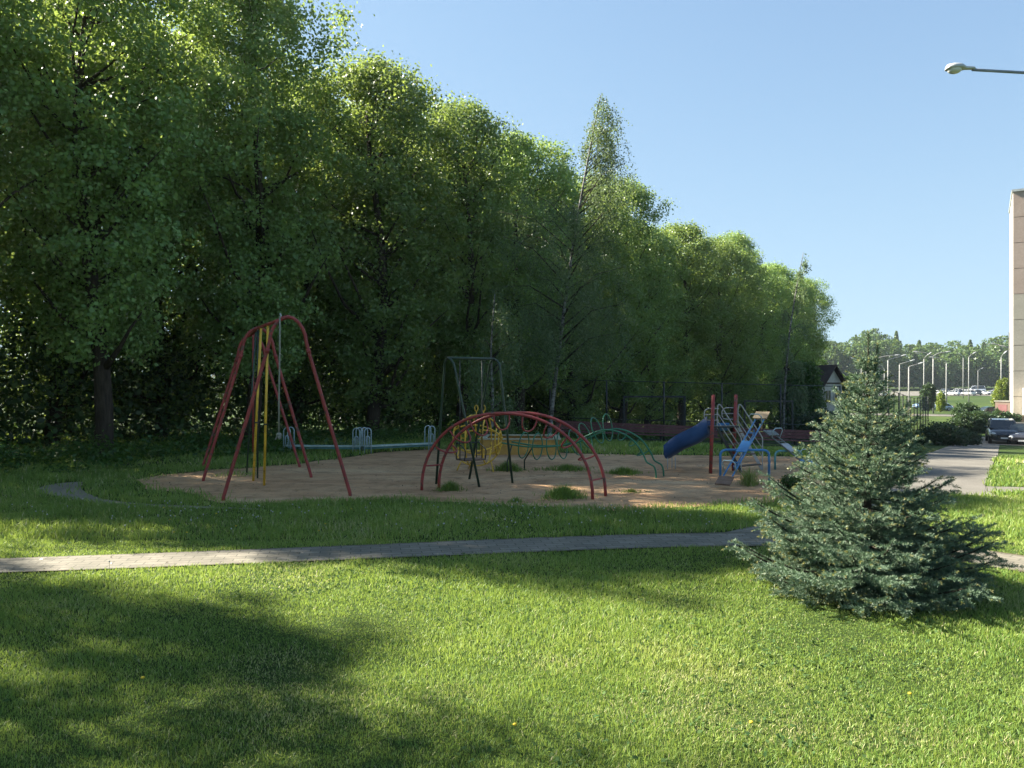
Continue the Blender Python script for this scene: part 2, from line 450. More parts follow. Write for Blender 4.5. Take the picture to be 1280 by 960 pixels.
def build_sand():
    bm = bmesh.new()
    vs = [bm.verts.new((x, y, gz(x, y) + 0.004)) for x, y in sand_edge]
    f = bm.faces.new(vs); bmesh.ops.triangulate(bm, faces=[f])
    bmesh.ops.recalc_face_normals(bm, faces=bm.faces)
    if sum(f.normal.z for f in bm.faces) < 0: bmesh.ops.reverse_faces(bm, faces=bm.faces)
    me = bpy.data.meshes.new('sand_ground'); bm.to_mesh(me); bm.free(); me.materials.append(SAND)
    o = bpy.data.objects.new('sand_ground', me); COL.objects.link(o)
    struct(o, 'bare sandy ground of the playground', 'ground')
build_sand()
def patch(name, pts, mat, lift, label, cat):
    me = bpy.data.meshes.new(name)
    mb = MB(); k = 14
    a, b, c, d = [Vector((p[0], p[1], 0)) for p in pts]
    rows = []
    for i in range(k + 1):
        l = a.lerp(d, i / k); r = b.lerp(c, i / k); row = []
        for j in range(k + 1):
            p = l.lerp(r, j / k); row.append(Vector((p.x, p.y, gz(p.x, p.y) + lift)))
        rows.append(row)
    mb.grid(rows, smooth=False); o = mb.build(name, mat); struct(o, label, cat)
    return [(p[0], p[1]) for p in pts]
pad_edge = patch('parking_lot', [(30.3, 50.6), (44, 42), (50, 52), (36.4, 60.6)], ASPH, .02, 'asphalt parking bay at the end of the path', 'road')
patch('road', [(45, 112), (150, 62), (155, 70), (49, 120.5)], ASPH, .04, 'road crossing beyond the hedges', 'road')
patch('far_parking_lot', [(98, 238), (205, 222), (215, 292), (120, 300)], ASPH, .06, 'far parking lot in front of the wood', 'road')

# ------------------------------------------------------------------ grass
NOGRASS = [main_edge, fork_edge, wide_edge, cross_edge, cross2_edge, pad_edge]
def grass_blades(x, y, h, w, tint):
    n = len(x); z = gzn(x, y)
    a = rng.uniform(0, 2 * PI, n); dx, dy = np.cos(a), np.sin(a)     # width direction
    la = rng.uniform(0, 2 * PI, n); lean = np.abs(rng.normal(0, .75, n)) * h
    lx, ly = np.cos(la) * lean, np.sin(la) * lean
    V = np.empty((n, 5, 3))
    b = np.stack([x, y, z - .005], 1); wd = np.stack([dx * w / 2, dy * w / 2, np.zeros(n)], 1)
    mid = b + np.stack([lx * .3, ly * .3, h * .55], 1); tip = b + np.stack([lx, ly, h * np.sqrt(np.clip(1 - (lean / h * .45) ** 2, .2, 1))], 1)
    V[:, 0] = b - wd; V[:, 1] = b + wd; V[:, 2] = mid + wd * .85; V[:, 3] = mid - wd * .85; V[:, 4] = tip
    base = (np.arange(n) * 5)[:, None]
    loops = (base + np.array([0, 1, 2, 3, 3, 2, 4])[None]).ravel()
    starts = (np.arange(n)[:, None] * 7 + np.array([0, 4])[None]).ravel()
    totals = np.tile([4, 3], n)
    return V.reshape(-1, 3), loops, starts, totals, np.repeat(tint, 5)
def scatter(d0, d1, dens, margin=2.4, lim=0.70):
    xm = d1 * lim + margin
    n = int(dens * 2 * xm * (d1 - d0))
    x = rng.uniform(-xm, xm, n); y = rng.uniform(d0, d1, n)
    k = np.abs(x) < y * lim + margin
    return x[k], y[k]
def lawn(name, bands, label, hide_sand=True):
    VV = []; LL = []; SS = []; TT = []; NN = []; ov = 0; ol = 0
    for d0, d1, dens, h, w in bands:
        x, y = scatter(d0, d1, dens)
        keep = np.ones(len(x), bool)
        jx = x + rng.normal(0, .035, len(x)); jy = y + rng.normal(0, .035, len(x))
        for e in NOGRASS: keep &= ~inpoly(jx, jy, e)
        js = x + rng.normal(0, .17, len(x)); jt = y + rng.normal(0, .17, len(x))
        ins = inpoly(js, jt, sand_edge)
        keep &= ~(ins & ~((snoise(x, y, 77, 1.3) > .95) & (rng.random(len(x)) < .30)))
        inl = inpoly(jx, jy, loop_edge); keep &= ~(inl & (rng.random(len(x)) < .95))
        # thin, worn patches
        wear = snoise(x, y, 11, 1.1)
        keep &= rng.random(len(x)) < np.clip(1.05 - .75 * np.clip(wear - .45, 0, 2), .3, 1)
        x, y, wear = x[keep], y[keep], wear[keep]
        n = len(x)
        tall = 1 + .35 * snoise(x, y, 3, 1.6) + .25 * snoise(x, y, 5, 7)
        hh = h * np.clip(tall, .45, 1.9) * rng.uniform(.55, 1.35, n)
        # unmown fringes along path edges
        tn = .43 + .17 * snoise(x, y, 21, .9) + .16 * snoise(x, y, 23, 4.5) + rng.normal(0, .13, n)
        dry = rng.random(n) < (.06 + .22 * np.clip(snoise(x, y, 31, 1.7) - .35, 0, 1.5) * 2)
        tn = np.where(dry, rng.uniform(.85, 1, n), np.clip(tn, 0.02, .84))
        # straw patch of old clippings
        for (cx, cy, rr) in ((.95, 4.05, .42), (1.35, 3.8, .35), (1.9, 3.72, .25), (.25, 4.7, .22), (-.3, 4.25, .2), (1.0, 4.5, .2)):
            q = np.exp(-(((x - cx) / rr) ** 2 + ((y - cy) / (rr * .7)) ** 2))
            m = rng.random(n) < q * .55
            tn = np.where(m, rng.uniform(.86, 1, n), tn); hh = np.where(m, hh * .7, hh)
        V, l, s, t, ti = grass_blades(x, y, hh, w * rng.uniform(.7, 1.3, n), tn)
        VV.append(V); LL.append(l + ov); SS.append(s + ol); TT.append(t); NN.append(ti); ov += len(V); ol += len(l)
    o = np_mesh(name, np.concatenate(VV), np.concatenate(LL), np.concatenate(SS), np.concatenate(TT), GRASS, tint=np.concatenate(NN))
    tag(o, label, 'grass', kind='stuff')
    return o
lawn('grass', [(-.6, 2.7, 2600, .034, .0060), (2.7, 4.6, 11500, .026, .0035), (4.6, 6.4, 8000, .028, .0045), (6.4, 8.4, 5000, .034, .0058)], 'short mown grass of the near lawn')
lawn('grass', [(8.4, 11.5, 1900, .065, .009), (11.5, 16, 700, .08, .014), (16, 26, 240, .10, .024)], 'grass around the playground and the paths')

def dandelions():
    mb = MB()
    spots = []
    for i in range(110):
        px = random.uniform(120, 900); py = random.uniform(646, 676) - (px - 120) * .012
        spots.append((G(px, py), random.random()))
    for i in range(40): spots.append((G(random.uniform(0, 800), random.uniform(636, 655)), random.random()))
    for i in range(4): spots.append((G(random.uniform(0, 1280), random.uniform(760, 950)), .95))
    for p in (G(260, 706), G(317, 703), G(136, 716)): spots.append((p, .1))
    for p, t in spots:
        ins = any(inpoly(np.array([p.x]), np.array([p.y]), e)[0] for e in (main_edge, sand_edge))
        if ins: continue
        if t > .9: h = .05
        else: h = random.uniform(.07, .15)
        q = p + Vector((random.uniform(-.02, .02), random.uniform(-.02, .02), h))
        mb.tube([p, (p + q) / 2 + Vector((.004, 0, 0)), q], .0016, 4, mi=0)
        mb.ball(q, .0085 if t < .9 else .012, 6, 4, (1, 1, .55) if t > .9 else (1, 1, 1), mi=2 if t > .9 else 1)
    o = mb.build('dandelions', [MATS['grass_stalk'], MATS['seed_head'], MATS['dandelion_yellow']])
    tag(o, 'pale dandelion seed heads and a few yellow flowers in the grass', 'wildflowers', kind='stuff')
paint('grass_stalk', (0.10, 0.13, 0.04)); paint('seed_head', (0.42, 0.41, 0.38), None, .9); paint('dandelion_yellow', (0.6, 0.42, 0.02), None, .8)
dandelions()
def weeds():
    # clover and plantain leaves low in the lawn, in loose colonies
    n = 5200; x, y = scatter(2.9, 8.2, n / 45.0)
    k = snoise(x, y, 61, 1.5) + rng.normal(0, .3, len(x)) > .35
    for e in NOGRASS + [sand_edge]: k &= ~inpoly(x, y, e)
    x, y = x[k], y[k]
    C = []
    for q in range(3):
        a = rng.uniform(0, 6.28, len(x)); C.append(np.stack([x + .011 * np.cos(a), y + .011 * np.sin(a), gzn(x, y) + rng.uniform(.012, .034, len(x))], 1))
    C = np.concatenate(C); V = leaf_quads(C, .022, None, 0, 2.0, .85, rng)
    o = quads_obj('clover', V, MATS['clover_leaf']); tag(o, 'clover and small broad-leaved weeds low in the mown lawn', 'weeds', kind='stuff')
leafmat('clover_leaf', [(0, (0.045, 0.10, 0.035)), (1, (0.11, 0.18, 0.06))], (0.2, 0.32, 0.05), .25, .85, .1)
weeds()
def litter():
    n = 1500; x, y = scatter(6.5, 17, n / 150.0); ins = inpoly(x, y, sand_edge) | inpoly(x, y, main_edge) & (rng.random(len(x)) < .5)
    x, y = x[ins], y[ins]; C = np.stack([x, y, gzn(x, y) + .018], 1)
    V = leaf_quads(C, .034, None, 0, 3.5, .5, rng); o = quads_obj('fallen_leaves', V, MATS['dry_leaf'])
    tag(o, 'scattered dry leaves and bits on the sand and the paver path', 'litter', kind='stuff')
leafmat('dry_leaf', [(0, (0.05, 0.035, 0.02)), (.7, (0.16, 0.11, 0.06)), (1, (0.3, 0.24, 0.14))], (.2, .14, .06), .1)
litter()

# ------------------------------------------------------------------ trees
def crown_points(seed, H, R, z0, nclump, prof):
    r = np.random.default_rng(seed)
    out = []
    ph = r.uniform(0, 2 * PI, 8); 
    while len(out) < nclump:
        t = r.uniform(0, 1) ** .78; th = r.uniform(0, 2 * PI)
        lump = 1 + .22 * math.sin(2 * th + ph[0] + 5 * t) + .22 * math.sin(3 * th + ph[1] - 9 * t) + .20 * math.sin(5 * th + ph[2] + 17 * t)
        rl = R * prof(t) * lump
        rad = rl * r.uniform(0, 1) ** .42
        z = z0 + (H - z0) * t
        hole = math.sin(4 * th + 11 * t + ph[3]) * math.sin(9 * t + ph[4]) + .4 * math.sin(7 * th - 20 * t + ph[5])
        if hole > .62 and rad > .4 * rl: continue
        out.append((rad * math.cos(th), rad * math.sin(th), z, rad / max(rl, .05)))
    return np.array(out), r
def broad_tree(seed, H=12.8, R=2.7, z0=1.3, nclump=600, per=96, leaf=.104):
    prof = lambda t: (0.46 + .50 * min(1, t / .45) ** .8 - .04 * t if t < .72 else (0.92 * math.sqrt(max(0, 1 - ((t - .72) / .30) ** 2)) + .03)) * 1.0
    P, r = crown_points(seed, H, R, z0, nclump, prof)
    # sprigs sticking out of the top
    top = []
    for k in range(16):
        a = r.uniform(0, 2 * PI); rr = R * .75 * math.sqrt(r.uniform(0, 1)); hh = r.uniform(.3, 1.1)
        zb = z0 + (H - z0) * (.97 - .25 * (rr / R) ** 2)
        for q in range(3): top.append((rr * math.cos(a), rr * math.sin(a), zb + hh * q / 3, .9))
    P = np.concatenate([P, np.array(top)])
    cent = P[:, :3]
    sig = np.where(np.arange(len(P)) >= nclump, .12, .23)
    n = np.where(np.arange(len(P)) >= nclump, per // 3, per)
    idx = np.repeat(np.arange(len(P)), n)
    C = cent[idx] + r.normal(size=(len(idx), 3)) * sig[idx][:, None] * np.array([1, 1, .8])
    out = C - np.array([0, 0, H * .45]); out[:, 2] *= .35; out = unit(out) * .6 + unit(C - cent[idx]) * .9
    V = leaf_quads(C, leaf, out, .9, .45, .74, r)
    # trunk and limbs
    mb = MB()
    def wig(z): return Vector((.22 * math.sin(z * .5 + seed), .22 * math.sin(z * .37 + seed * 2), z))
    tr = [wig(z) - wig(0) * Vector((1, 1, 0)).length * 0 for z in np.linspace(0, H * .86, 12)]
    base = Vector((tr[0].x, tr[0].y, 0)); tr = [p - base for p in tr]
    mb.tube([tr[0] - Vector((0, 0, .2))] + tr, [.22] + [.205 * (1 - i / 12.5) ** .9 + .015 for i in range(12)], 9)
    tips = P[(P[:, 3] > .55) & (np.arange(len(P)) < nclump)]
    sel = tips[r.choice(len(tips), 46, replace=False)]
    for (x, y, z, q) in sel:
        rr = math.hypot(x, y); zs = min(max(z - rr * .95, 1.0), H * .8); k = zs / (H * .86) * 11
        i = int(min(10, k)); s = tr[i].lerp(tr[i + 1], k - i); e = Vector((x, y, z))
        m1 = s.lerp(e, .45) + Vector((0, 0, -.12 * rr)) + Vector(r.normal(size=3) * .12)
        r0 = .075 * (1 - zs / H) + .022
        mb.tube([s, s.lerp(m1, .55), m1, m1.lerp(e, .55) + Vector(r.normal(size=3) * .08), e], [r0, r0 * .8, r0 * .6, r0 * .4, .008], 5)
    return V, mb
TREEVAR = []
def tree_proto(seed, **kw):
    V, mb = broad_tree(seed, **kw)
    me = quads_obj('crown', V, LEAF); tk = mb.build('trunk', BARK)
    TREEVAR.append((me, tk))
for sd, kw in ((1, dict(H=12.8, R=2.6, z0=2.3)), (2, dict(H=12.3, R=2.5, z0=1.0)), (3, dict(H=13.0, R=2.45, z0=2.0)), (4, dict(H=12.5, R=2.75, z0=.8))):
    tree_proto(sd, **kw)
used_proto = set()
def place_tree(k, x, y, sc, rz, label, group='tall trees of the dense row', scz=None, name='leafy_tree'):
    t = thing(name, label, 'tree', (x, y, gz(x, y)), group)
    t.rotation_euler = (0, 0, rz); t.scale = (sc, sc, scz or sc)
    for src in TREEVAR[k]:
        if src.name in used_proto: o = src.copy(); COL.objects.link(o)
        else: o = src; used_proto.add(src.name)
        o.name = 'crown' if 'crown' in src.data.name else 'trunk'
        used_proto.add(o.name) if o is src else None
        o.parent = t
    return t
def rowpt(s, off=0.0):
    return (-10.7 + .58 * s - .815 * off, 16.2 + .815 * s + .58 * off)
front = [
 (-1.7, 'tall leafy tree at the left edge of the photo with a dark forked trunk'),
 (2.2, 'tall leafy tree with a thick brown trunk showing left of the red climbing frame'),
 (6.3, 'tall dense tree rising straight behind the red climbing frame'),
 (10.6, 'tall dense tree behind the two low pale blue benches'),
 (14.9, 'tall tree with bright yellow-green top behind the dark green swing'),
 (19.0, 'tall tree between the green swing and the leaning birch trunk'),
 (23.2, 'tall dark tree half hidden behind the weeping birch'),
 (27.4, 'tall tree just right of the weeping birch with a sunlit crown'),
 (31.4, 'tall tree behind the long maroon bench, second right of the birch'),
 (35.6, 'tall tree behind the blue slide with a rounded sunlit top'),
 (40.0, 'tall tree standing behind the red posts of the slide'),
 (44.4, 'tall dark tree behind the blue seesaw with a bright pointed top'),
 (48.8, 'tall dark tree behind the grey seesaw, lower in the picture than its left neighbours'),
 (53.2, 'third tree from the right end of the tall row'),
 (57.4, 'second tree from the right end of the tall row, left of the shed'),
 (61.2, 'last tree at the right end of the tall row, above the shed'),
]
for i, (s, lab) in enumerate(front):
    x, y = rowpt(s, random.uniform(-.3, .3))
    k = (2, 0, 2, 1)[i] if i < 4 else (i * 3 + 1) % 4
    H = (12.6, 13.2, 12.7, 12.4, 12.5, 12.2, 12.0, 12.4, 11.7, 12.3, 12.6, 13.4, 12.7, 13.2, 12.6, 12.9)[i]
    place_tree(k, x, y, random.uniform(.95, 1.05), random.uniform(0, 6.28), lab, scz=H / 12.9)
BACK = 'tall leafy tree of the rows behind, mostly hidden by the front trees'
for i in range(17):
    x, y = rowpt(-1.2 + i * 4.0 + random.uniform(-.6, .6), 4.3 + random.uniform(-.5, .5))
    place_tree((i * 2 + 3) % 4, x, y, random.uniform(.95, 1.1), random.uniform(0, 6.28), BACK, 'trees of the rows behind', scz=random.uniform(.96, 1.05))
for i in range(7):
    x, y = rowpt(0.5 + i * 4.2 + random.uniform(-.6, .6), 8.8 + random.uniform(-.5, .5))
    place_tree((i * 3 + 2) % 4, x, y, random.uniform(.95, 1.1), random.uniform(0, 6.28), BACK, 'trees of the rows behind', scz=random.uniform(1.0, 1.08))
# two trees left of the frame: they cast the shadow in the lower left corner
place_tree(1, -11.2, 6.65, .80, 1.0, 'leafy tree standing outside the photo to the left, nearest the viewer', scz=1.12)
place_tree(2, -12.9, 13.5, .72, 4.0, 'leafy tree outside the photo next to the leftmost tree of the row', scz=.94)
place_tree(2, -13.2, 9.9, .42, 2.0, 'slender young tree outside the photo between the row and its nearest tree', scz=.78)

def birch(name, label, base, pts, H, R, nst, leaf, seed, tr=.11):
    r = np.random.default_rng(seed); base = Vector(base)
    t = thing(name, label, 'birch', base, 'white-stemmed birches')
    path = catmull([Vector(p) for p in pts], 6)
    def at(z):
        for a, b in zip(path, path[1:]):
            if a.z <= z <= b.z: return a.lerp(b, (z - a.z) / max(b.z - a.z, 1e-6))
        return path[-1]
    mb = MB(); mb.tube([base + p - (Vector((0, 0, .2)) if i == 0 else Vector()) for i, p in enumerate(path)], [tr * (1 - i / len(path)) ** .8 + .008 for i in range(len(path))], 8)
    lm = MB(); C = []; A = []
    nl = max(12, nst // 34); limbs = []
    for k in range(nl):
        tt = ((k + .5) / nl) ** .9; z = H * (.20 + .76 * tt)
        w = R * (1.05 if tt < .45 else (1 - (tt - .45) / .55) ** .8 * .95 + .10) * r.uniform(.55, 1.25)
        a = k * 2.4 + r.normal(0, .4)
        if tt > .6: a = r.normal(0.2, .8); w *= r.uniform(.7, 1.9)
        s0 = at(z); e = s0 + Vector((w * math.cos(a), w * math.sin(a), w * r.uniform(.25, .7)))
        m = s0.lerp(e, .5) + Vector((0, 0, .16 * w))
        limbs.append((s0, m, e, tt, w, a)); lm.tube([base + s0, base + m, base + e], [.026 * (1 - tt) + .010, .014 * (1 - tt) + .006, .004], 5)
    for k in range(nst):
        s0, m, e, tt, w, a = limbs[int(nl * r.uniform(0, 1) ** 1.45)]
        q0 = r.uniform(.18, 1.05); p = (s0.lerp(m, q0 * 2) if q0 < .5 else m.lerp(e, (q0 - .5) * 2)) + Vector(r.normal(0, .10, 3))
        L = r.uniform(.35, 1.55) * (1 - .5 * tt) * (.6 + .4 * q0)
        n = int(L / .034) + 3; q = np.linspace(0, 1, n); sway = r.normal(.04, .10, 2)
        P = np.stack([p.x + sway[0] * q + .10 * math.cos(a) * q, p.y + sway[1] * q + .10 * math.sin(a) * q, p.z - L * q], 1) + r.normal(0, .045, (n, 3))
        C.append(P); A.append(np.tile([0, 0, -1.], (n, 1)))
    for k in range(nst // 90):
        p = path[-1] + Vector((r.normal(0, .05), r.normal(0, .05), r.uniform(-.6, .1))); n = 9; q = np.linspace(0, 1, n)
        C.append(np.stack([p.x + .25 * q, p.y + .02 * q, p.z + .12 * q - .3 * q * q], 1) + r.normal(0, .03, (n, 3))); A.append(np.tile([.6, 0, -.6], (n, 1)))
    C = np.concatenate(C); A = np.concatenate(A)
    V = leaf_quads(C, leaf, None, 0, .2, .7, r, A)
    quads_obj('crown', V, BIRCHL, t)
    mb.add(lm.v, lm.f, 1, True); mb.build('trunk', [BIRCHB, BARK], t)
    return t
bx = onground(686, 24)
birch('birch_tree', 'tall weeping birch with a leaning white trunk in front of the dark row', bx, [(0, 0, 0), (.12, 0, 1.2), (.33, 0, 2.9), (.75, .1, 6), (1.2, .1, 8.6), (1.62, .1, 10.75)], 10.75, 1.85, 2100, .056, 5, .068)
b2 = onground(979, 44)
birch('birch_tree', 'slim birch with a thin white stem near the right end of the row', b2, [(0, 0, 0), (.1, 0, 3), (.35, 0, 6), (.75, 0, 8.6), (1.15, 0, 10.7)], 10.7, 1.2, 360, .085, 8, .07)
b3 = onground(613, 21.5)
birch('birch_tree', 'young thin birch behind the antennae of the caterpillar frame', b3, [(0, 0, 0), (.06, 0, 1.2), (.02, 0, 2.6), (.12, 0, 4.2)], 4.2, .8, 260, .06, 12, .05)

# ------------------------------------------------------------------ bushes and low plants
def leaf_blob(centers, leaf, dens, mat, name, parent=None, loc=(0, 0, 0), seed=0, up=.5):
    """foliage filling lumpy ellipsoids; centers: (x,y,z,rx,ry,rz)"""
    r = np.random.default_rng(seed); CC = []; OO = []
    for (x, y, z, rx, ry, rz) in centers:
        n = int(dens * (rx * ry + rx * rz + ry * rz) / 3)
        d = unit(r.normal(size=(n, 3)))
        ph = r.uniform(0, 6.28, 3)
        lump = 1 + .16 * np.sin(d[:, 0] * 6 + ph[0]) * np.sin(d[:, 1] * 6 + ph[1]) + .12 * np.sin(d[:, 2] * 9 + ph[2] + d[:, 0] * 5)
        rad = lump * r.uniform(.0, 1, n) ** .28 * (1 + np.abs(r.normal(0, .05, n)))
        P = d * rad[:, None] * np.array([rx, ry, rz]) + np.array([x, y, z])
        CC.append(P); OO.append(d)
    C = np.concatenate(CC); O = np.concatenate(OO)
    k = C[:, 2] > .01; C = C[k]; O = O[k]
    V = leaf_quads(C, leaf, O, .6, up, .6, r)
    return quads_obj(name, V, mat, parent, None, None if parent else loc)
def bush(name, label, loc, blobs, leaf, dens, mat, seed, cat='bush', group=None, stems=True):
    t = thing(name, label, cat, loc, group)
    leaf_blob(blobs, leaf, dens, mat, 'foliage', t, seed=seed)
    if stems:
        mb = MB(); L = Vector(loc)
        for (x, y, z, rx, ry, rz) in blobs:
            for k in range(4):
                a = k * 1.6 + seed
                mb.tube([L + Vector((x * .6, y * .6, -.03)), L + Vector((x + rx * .3 * math.cos(a), y + ry * .3 * math.sin(a), z + rz * .2))], [.012 * max(1, rx), .006], 5)
        mb.build('stems', BARK, t)
    return t
bush('bush', 'small bright green bush at the edge of the sand beside the spruce', G(990, 612.5), [(0, 0, .11, .19, .16, .12), (.12, .03, .09, .12, .12, .10), (-.08, 0, .12, .12, .1, .13)], .035, 26000, BRIGHTL if False else BUSHL, 3)
def tuft(name, label, loc, n, rad, h, mat_t, seed, group, wide=1.0, w=.009):
    r = np.random.default_rng(seed)
    a = r.uniform(0, 6.28, n); rr = np.abs(r.normal(0, rad * .52, n)) * (1 + .35 * np.sin(a * 3 + seed))
    x = loc[0] + rr * np.cos(a) * wide; y = loc[1] + rr * np.sin(a)
    hh = h * r.uniform(.35, 1.35, n) * np.clip(1.15 - .55 * rr / rad, .25, 1.2)
    V, l, s, t, ti = grass_blades(x, y, hh, np.full(n, w), np.clip(r.normal(mat_t, .14, n), 0, 1))
    V = V - np.array([loc[0], loc[1], 0])
    o = np_mesh(name, V, l, s, t, GRASS, tint=ti, loc=(loc[0], loc[1], 0))
    tag(o, label, 'grass tuft', group); return o
TG = 'grass tufts growing in the sand'
tuft('grass_tuft', 'yellow-green spiky tuft growing under the blue seesaw', G(936, 607), 330, .17, .26, .72, 1, TG)
tuft('grass_tuft', 'dense dark tuft inside the red arch near its right foot', G(705, 622.5), 1300, .30, .17, .25, 2, TG, 1.15)
tuft('grass_tuft', 'dark tuft at the left foot of the red arch', G(563, 613), 600, .25, .13, .25, 3, TG, 1.0)
tuft('grass_tuft', 'ragged tuft below the green hoops of the caterpillar frame', G(635, 588.5), 700, .26, .16, .2, 4, TG, 1.3, .012)
tuft('grass_tuft', 'wide low tuft between the red arch and the sandbox', G(708, 588), 800, .34, .11, .25, 5, TG, 1.9, .012)
tuft('grass_tuft', 'tuft right of the red arch in front of the caterpillar tail', G(779, 592.5), 700, .30, .12, .28, 6, TG, 1.3, .012)
tuft('grass_tuft', 'flat sparse tuft on the sand right of the red arch', G(790, 615.5), 160, .2, .06, .3, 7, TG, 1.5)
tuft('grass_tuft', 'small tuft on the near edge of the sand below the red arch', G(645, 628), 150, .12, .08, .3, 8, TG, 1.6)

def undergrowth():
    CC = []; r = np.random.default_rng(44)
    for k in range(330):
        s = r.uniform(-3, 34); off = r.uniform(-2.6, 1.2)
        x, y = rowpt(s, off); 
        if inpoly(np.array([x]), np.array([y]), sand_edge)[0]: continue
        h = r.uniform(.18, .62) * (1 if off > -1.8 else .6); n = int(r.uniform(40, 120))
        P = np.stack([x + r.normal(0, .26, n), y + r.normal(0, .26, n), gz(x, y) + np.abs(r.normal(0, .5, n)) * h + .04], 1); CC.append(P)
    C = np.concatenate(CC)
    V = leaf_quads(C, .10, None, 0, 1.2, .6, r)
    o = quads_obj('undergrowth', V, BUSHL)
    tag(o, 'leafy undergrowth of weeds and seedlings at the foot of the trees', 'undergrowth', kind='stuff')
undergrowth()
def thicket():
    CC = []; r = np.random.default_rng(45)
    for k in range(1300):
        s_ = r.uniform(-18, 58); off = r.uniform(2.6, 12.5)
        x, y = rowpt(s_, off); h = r.uniform(1.6, 3.8); n = int(r.uniform(90, 150))
        P = np.stack([x + r.normal(0, .55, n), y + r.normal(0, .55, n), gz(x, y) + r.uniform(0, 1, n) ** .8 * h], 1); CC.append(P)
    C = np.concatenate(CC); V = leaf_quads(C, .17, None, 0, .5, .7, r)
    o = quads_obj('thicket', V, DARKL)
    tag(o, 'dark thicket of young growth filling the space between the trunks', 'undergrowth', kind='stuff')
thicket()

# ------------------------------------------------------------------ the spruce
def spruce():
    r = np.random.default_rng(99); base = Vector((2.98, 6.5, 0)); H = 2.02
    t = thing('spruce_tree', 'young blue-green spruce with pale new tips standing on the lawn', 'spruce', base)
    def prof(z):
        return float(np.interp(z, [0, .12, .34, .7, .96, 1.33, 1.58, 1.75, 1.9, 2.0], [.80, .94, .88, .67, .55, .38, .23, .14, .07, .03]))
    mb = MB()
    mb.tube([base + Vector((0, 0, -.05)), base + Vector((.01, 0, .6)), base + Vector((0, 0, 1.3)), base + Vector((.01, 0, 1.7)), base + Vector((.015, 0, 2.12))], [.045, .034, .019, .011, .006], 8)
    mb.tube([base + Vector((.01, 0, 1.62)), base + Vector((.06, -.01, 1.72)), base + Vector((.085, -.01, 2.02))], [.012, .01, .005], 6)
    SH = []   # shoots: start, end, needle len, tip flag
    def shoot(a, b, nl, tip): SH.append((a, b, nl, tip))
    nb = 0
    zs = []
    for zc, m_ in ((.05, 2), (.15, 2), (.27, 2), (.40, 2), (.53, 2), (.66, 2), (.79, 1), (.92, 2), (1.05, 2), (1.16, 1), (1.24, 1), (1.32, 2), (1.42, 1), (1.48, 1), (1.55, 1), (1.62, 1), (1.68, 1), (1.75, 1), (1.81, 1), (1.88, 1)):
        for q_ in range(m_): zs.append(zc + r.normal(0, .016))
    wood = MB()
    for wi, z in enumerate(zs):
        cnt = int(np.interp(z, [0, .7, 1.1, 1.9], [13, 11, 10, 6]))
        a0 = r.uniform(0, 6.28)
        for k in range(cnt):
            a = a0 + 2 * PI * k / cnt + r.normal(0, .16)
            L = prof(z) * r.uniform(.70, 1.12)
            if r.random() < .08: L *= 1.16
            tilt = np.interp(z, [0, .4, 1.2, 1.9], [-.05, .08, .30, .60]) + r.normal(0, .08)
            d = Vector((math.cos(a) * math.cos(tilt), math.sin(a) * math.cos(tilt), math.sin(tilt)))
            hor = Vector((math.cos(a), math.sin(a), 0)); L = min(L, L / max(.55, math.cos(tilt)))
            s = Vector((0, 0, z)); zs0 = z - math.sin(tilt) * L * .4
            s = Vector((0, 0, max(.03, zs0)))
            npt = 6; P = []
            for i in range(npt + 1):
                q = i / npt
                p = s + d * L * q + Vector((0, 0, -.10 * L * math.sin(q * PI) + .10 * L * q * q)); p.z = max(p.z, .035)
                P.append(p)
            wood.tube([base + p for p in P], [.009 * L + .003] + [.006 * L + .002] * (npt - 1) + [.0015], 4)
            for i in range(npt):
                if i >= 1: shoot(P[i], P[i + 1], .026, i == npt - 1)
            side = Vector((-math.sin(a), math.cos(a), 0))
            m = int(3.5 + L * 9.5)
            for i in range(m):
                q = .28 + .70 * (i + r.uniform(0, 1)) / m
                ii = min(npt - 1, int(q * npt)); p = P[ii].lerp(P[ii + 1], q * npt - ii)
                sg = 1 if i % 2 else -1
                sl = L * (.16 + .34 * (1 - q)) * r.uniform(.7, 1.2); sl = max(sl, .055)
                dd = (d * .75 + side * sg * r.uniform(.6, 1.0) + Vector((0, 0, r.normal(-.06, .14)))).normalized()
                e = p + dd * sl; e.z = max(e.z, .03)
                shoot(p, e, .025, True)
                if sl > .15:
                    for j in range(int(sl / .06)):
                        q2 = .3 + .6 * r.random(); p2 = p.lerp(e, q2); sg2 = 1 if j % 2 else -1
                        d3 = (dd * .8 + dd.cross(Vector((0, 0, 1))) * sg2 * .8 + Vector((0, 0, r.normal(0, .15)))).normalized()
                        e2 = p2 + d3 * sl * .42; e2.z = max(e2.z, .03)
                        shoot(p2, e2, .023, r.random() < .6)
    for p0, p1 in ((Vector((0, 0, 1.1)), Vector((.01, 0, 1.62))), (Vector((.01, 0, 1.60)), Vector((.015, 0, 2.12))), (Vector((.06, -.01, 1.70)), Vector((.085, -.01, 2.02)))):
        for i in range(8):
            for q_ in range(3): shoot(p0.lerp(p1, i / 8), p0.lerp(p1, (i + 1) / 8), .030, i == 7)
    A = np.array([tuple(s[0]) for s in SH]); B = np.array([tuple(s[1]) for s in SH]); NL = np.array([s[2] for s in SH]); TP = np.array([s[3] for s in SH])
    Ls = np.linalg.norm(B - A, axis=1)
    n = np.maximum(14, (Ls / .0017).astype(int))
    idx = np.repeat(np.arange(len(A)), n); q = r.uniform(0, 1, len(idx))
    ax = unit(B - A)[idx]; C = A[idx] + (B - A)[idx] * q[:, None]
    rd = r.normal(size=(len(idx), 3)); rd[:, 2] += .45
    rd = unit(rd - ax * np.sum(rd * ax, axis=1, keepdims=True))
    nd = unit(ax * .75 + rd)
    ln = NL[idx] * r.uniform(.75, 1.2, len(idx))
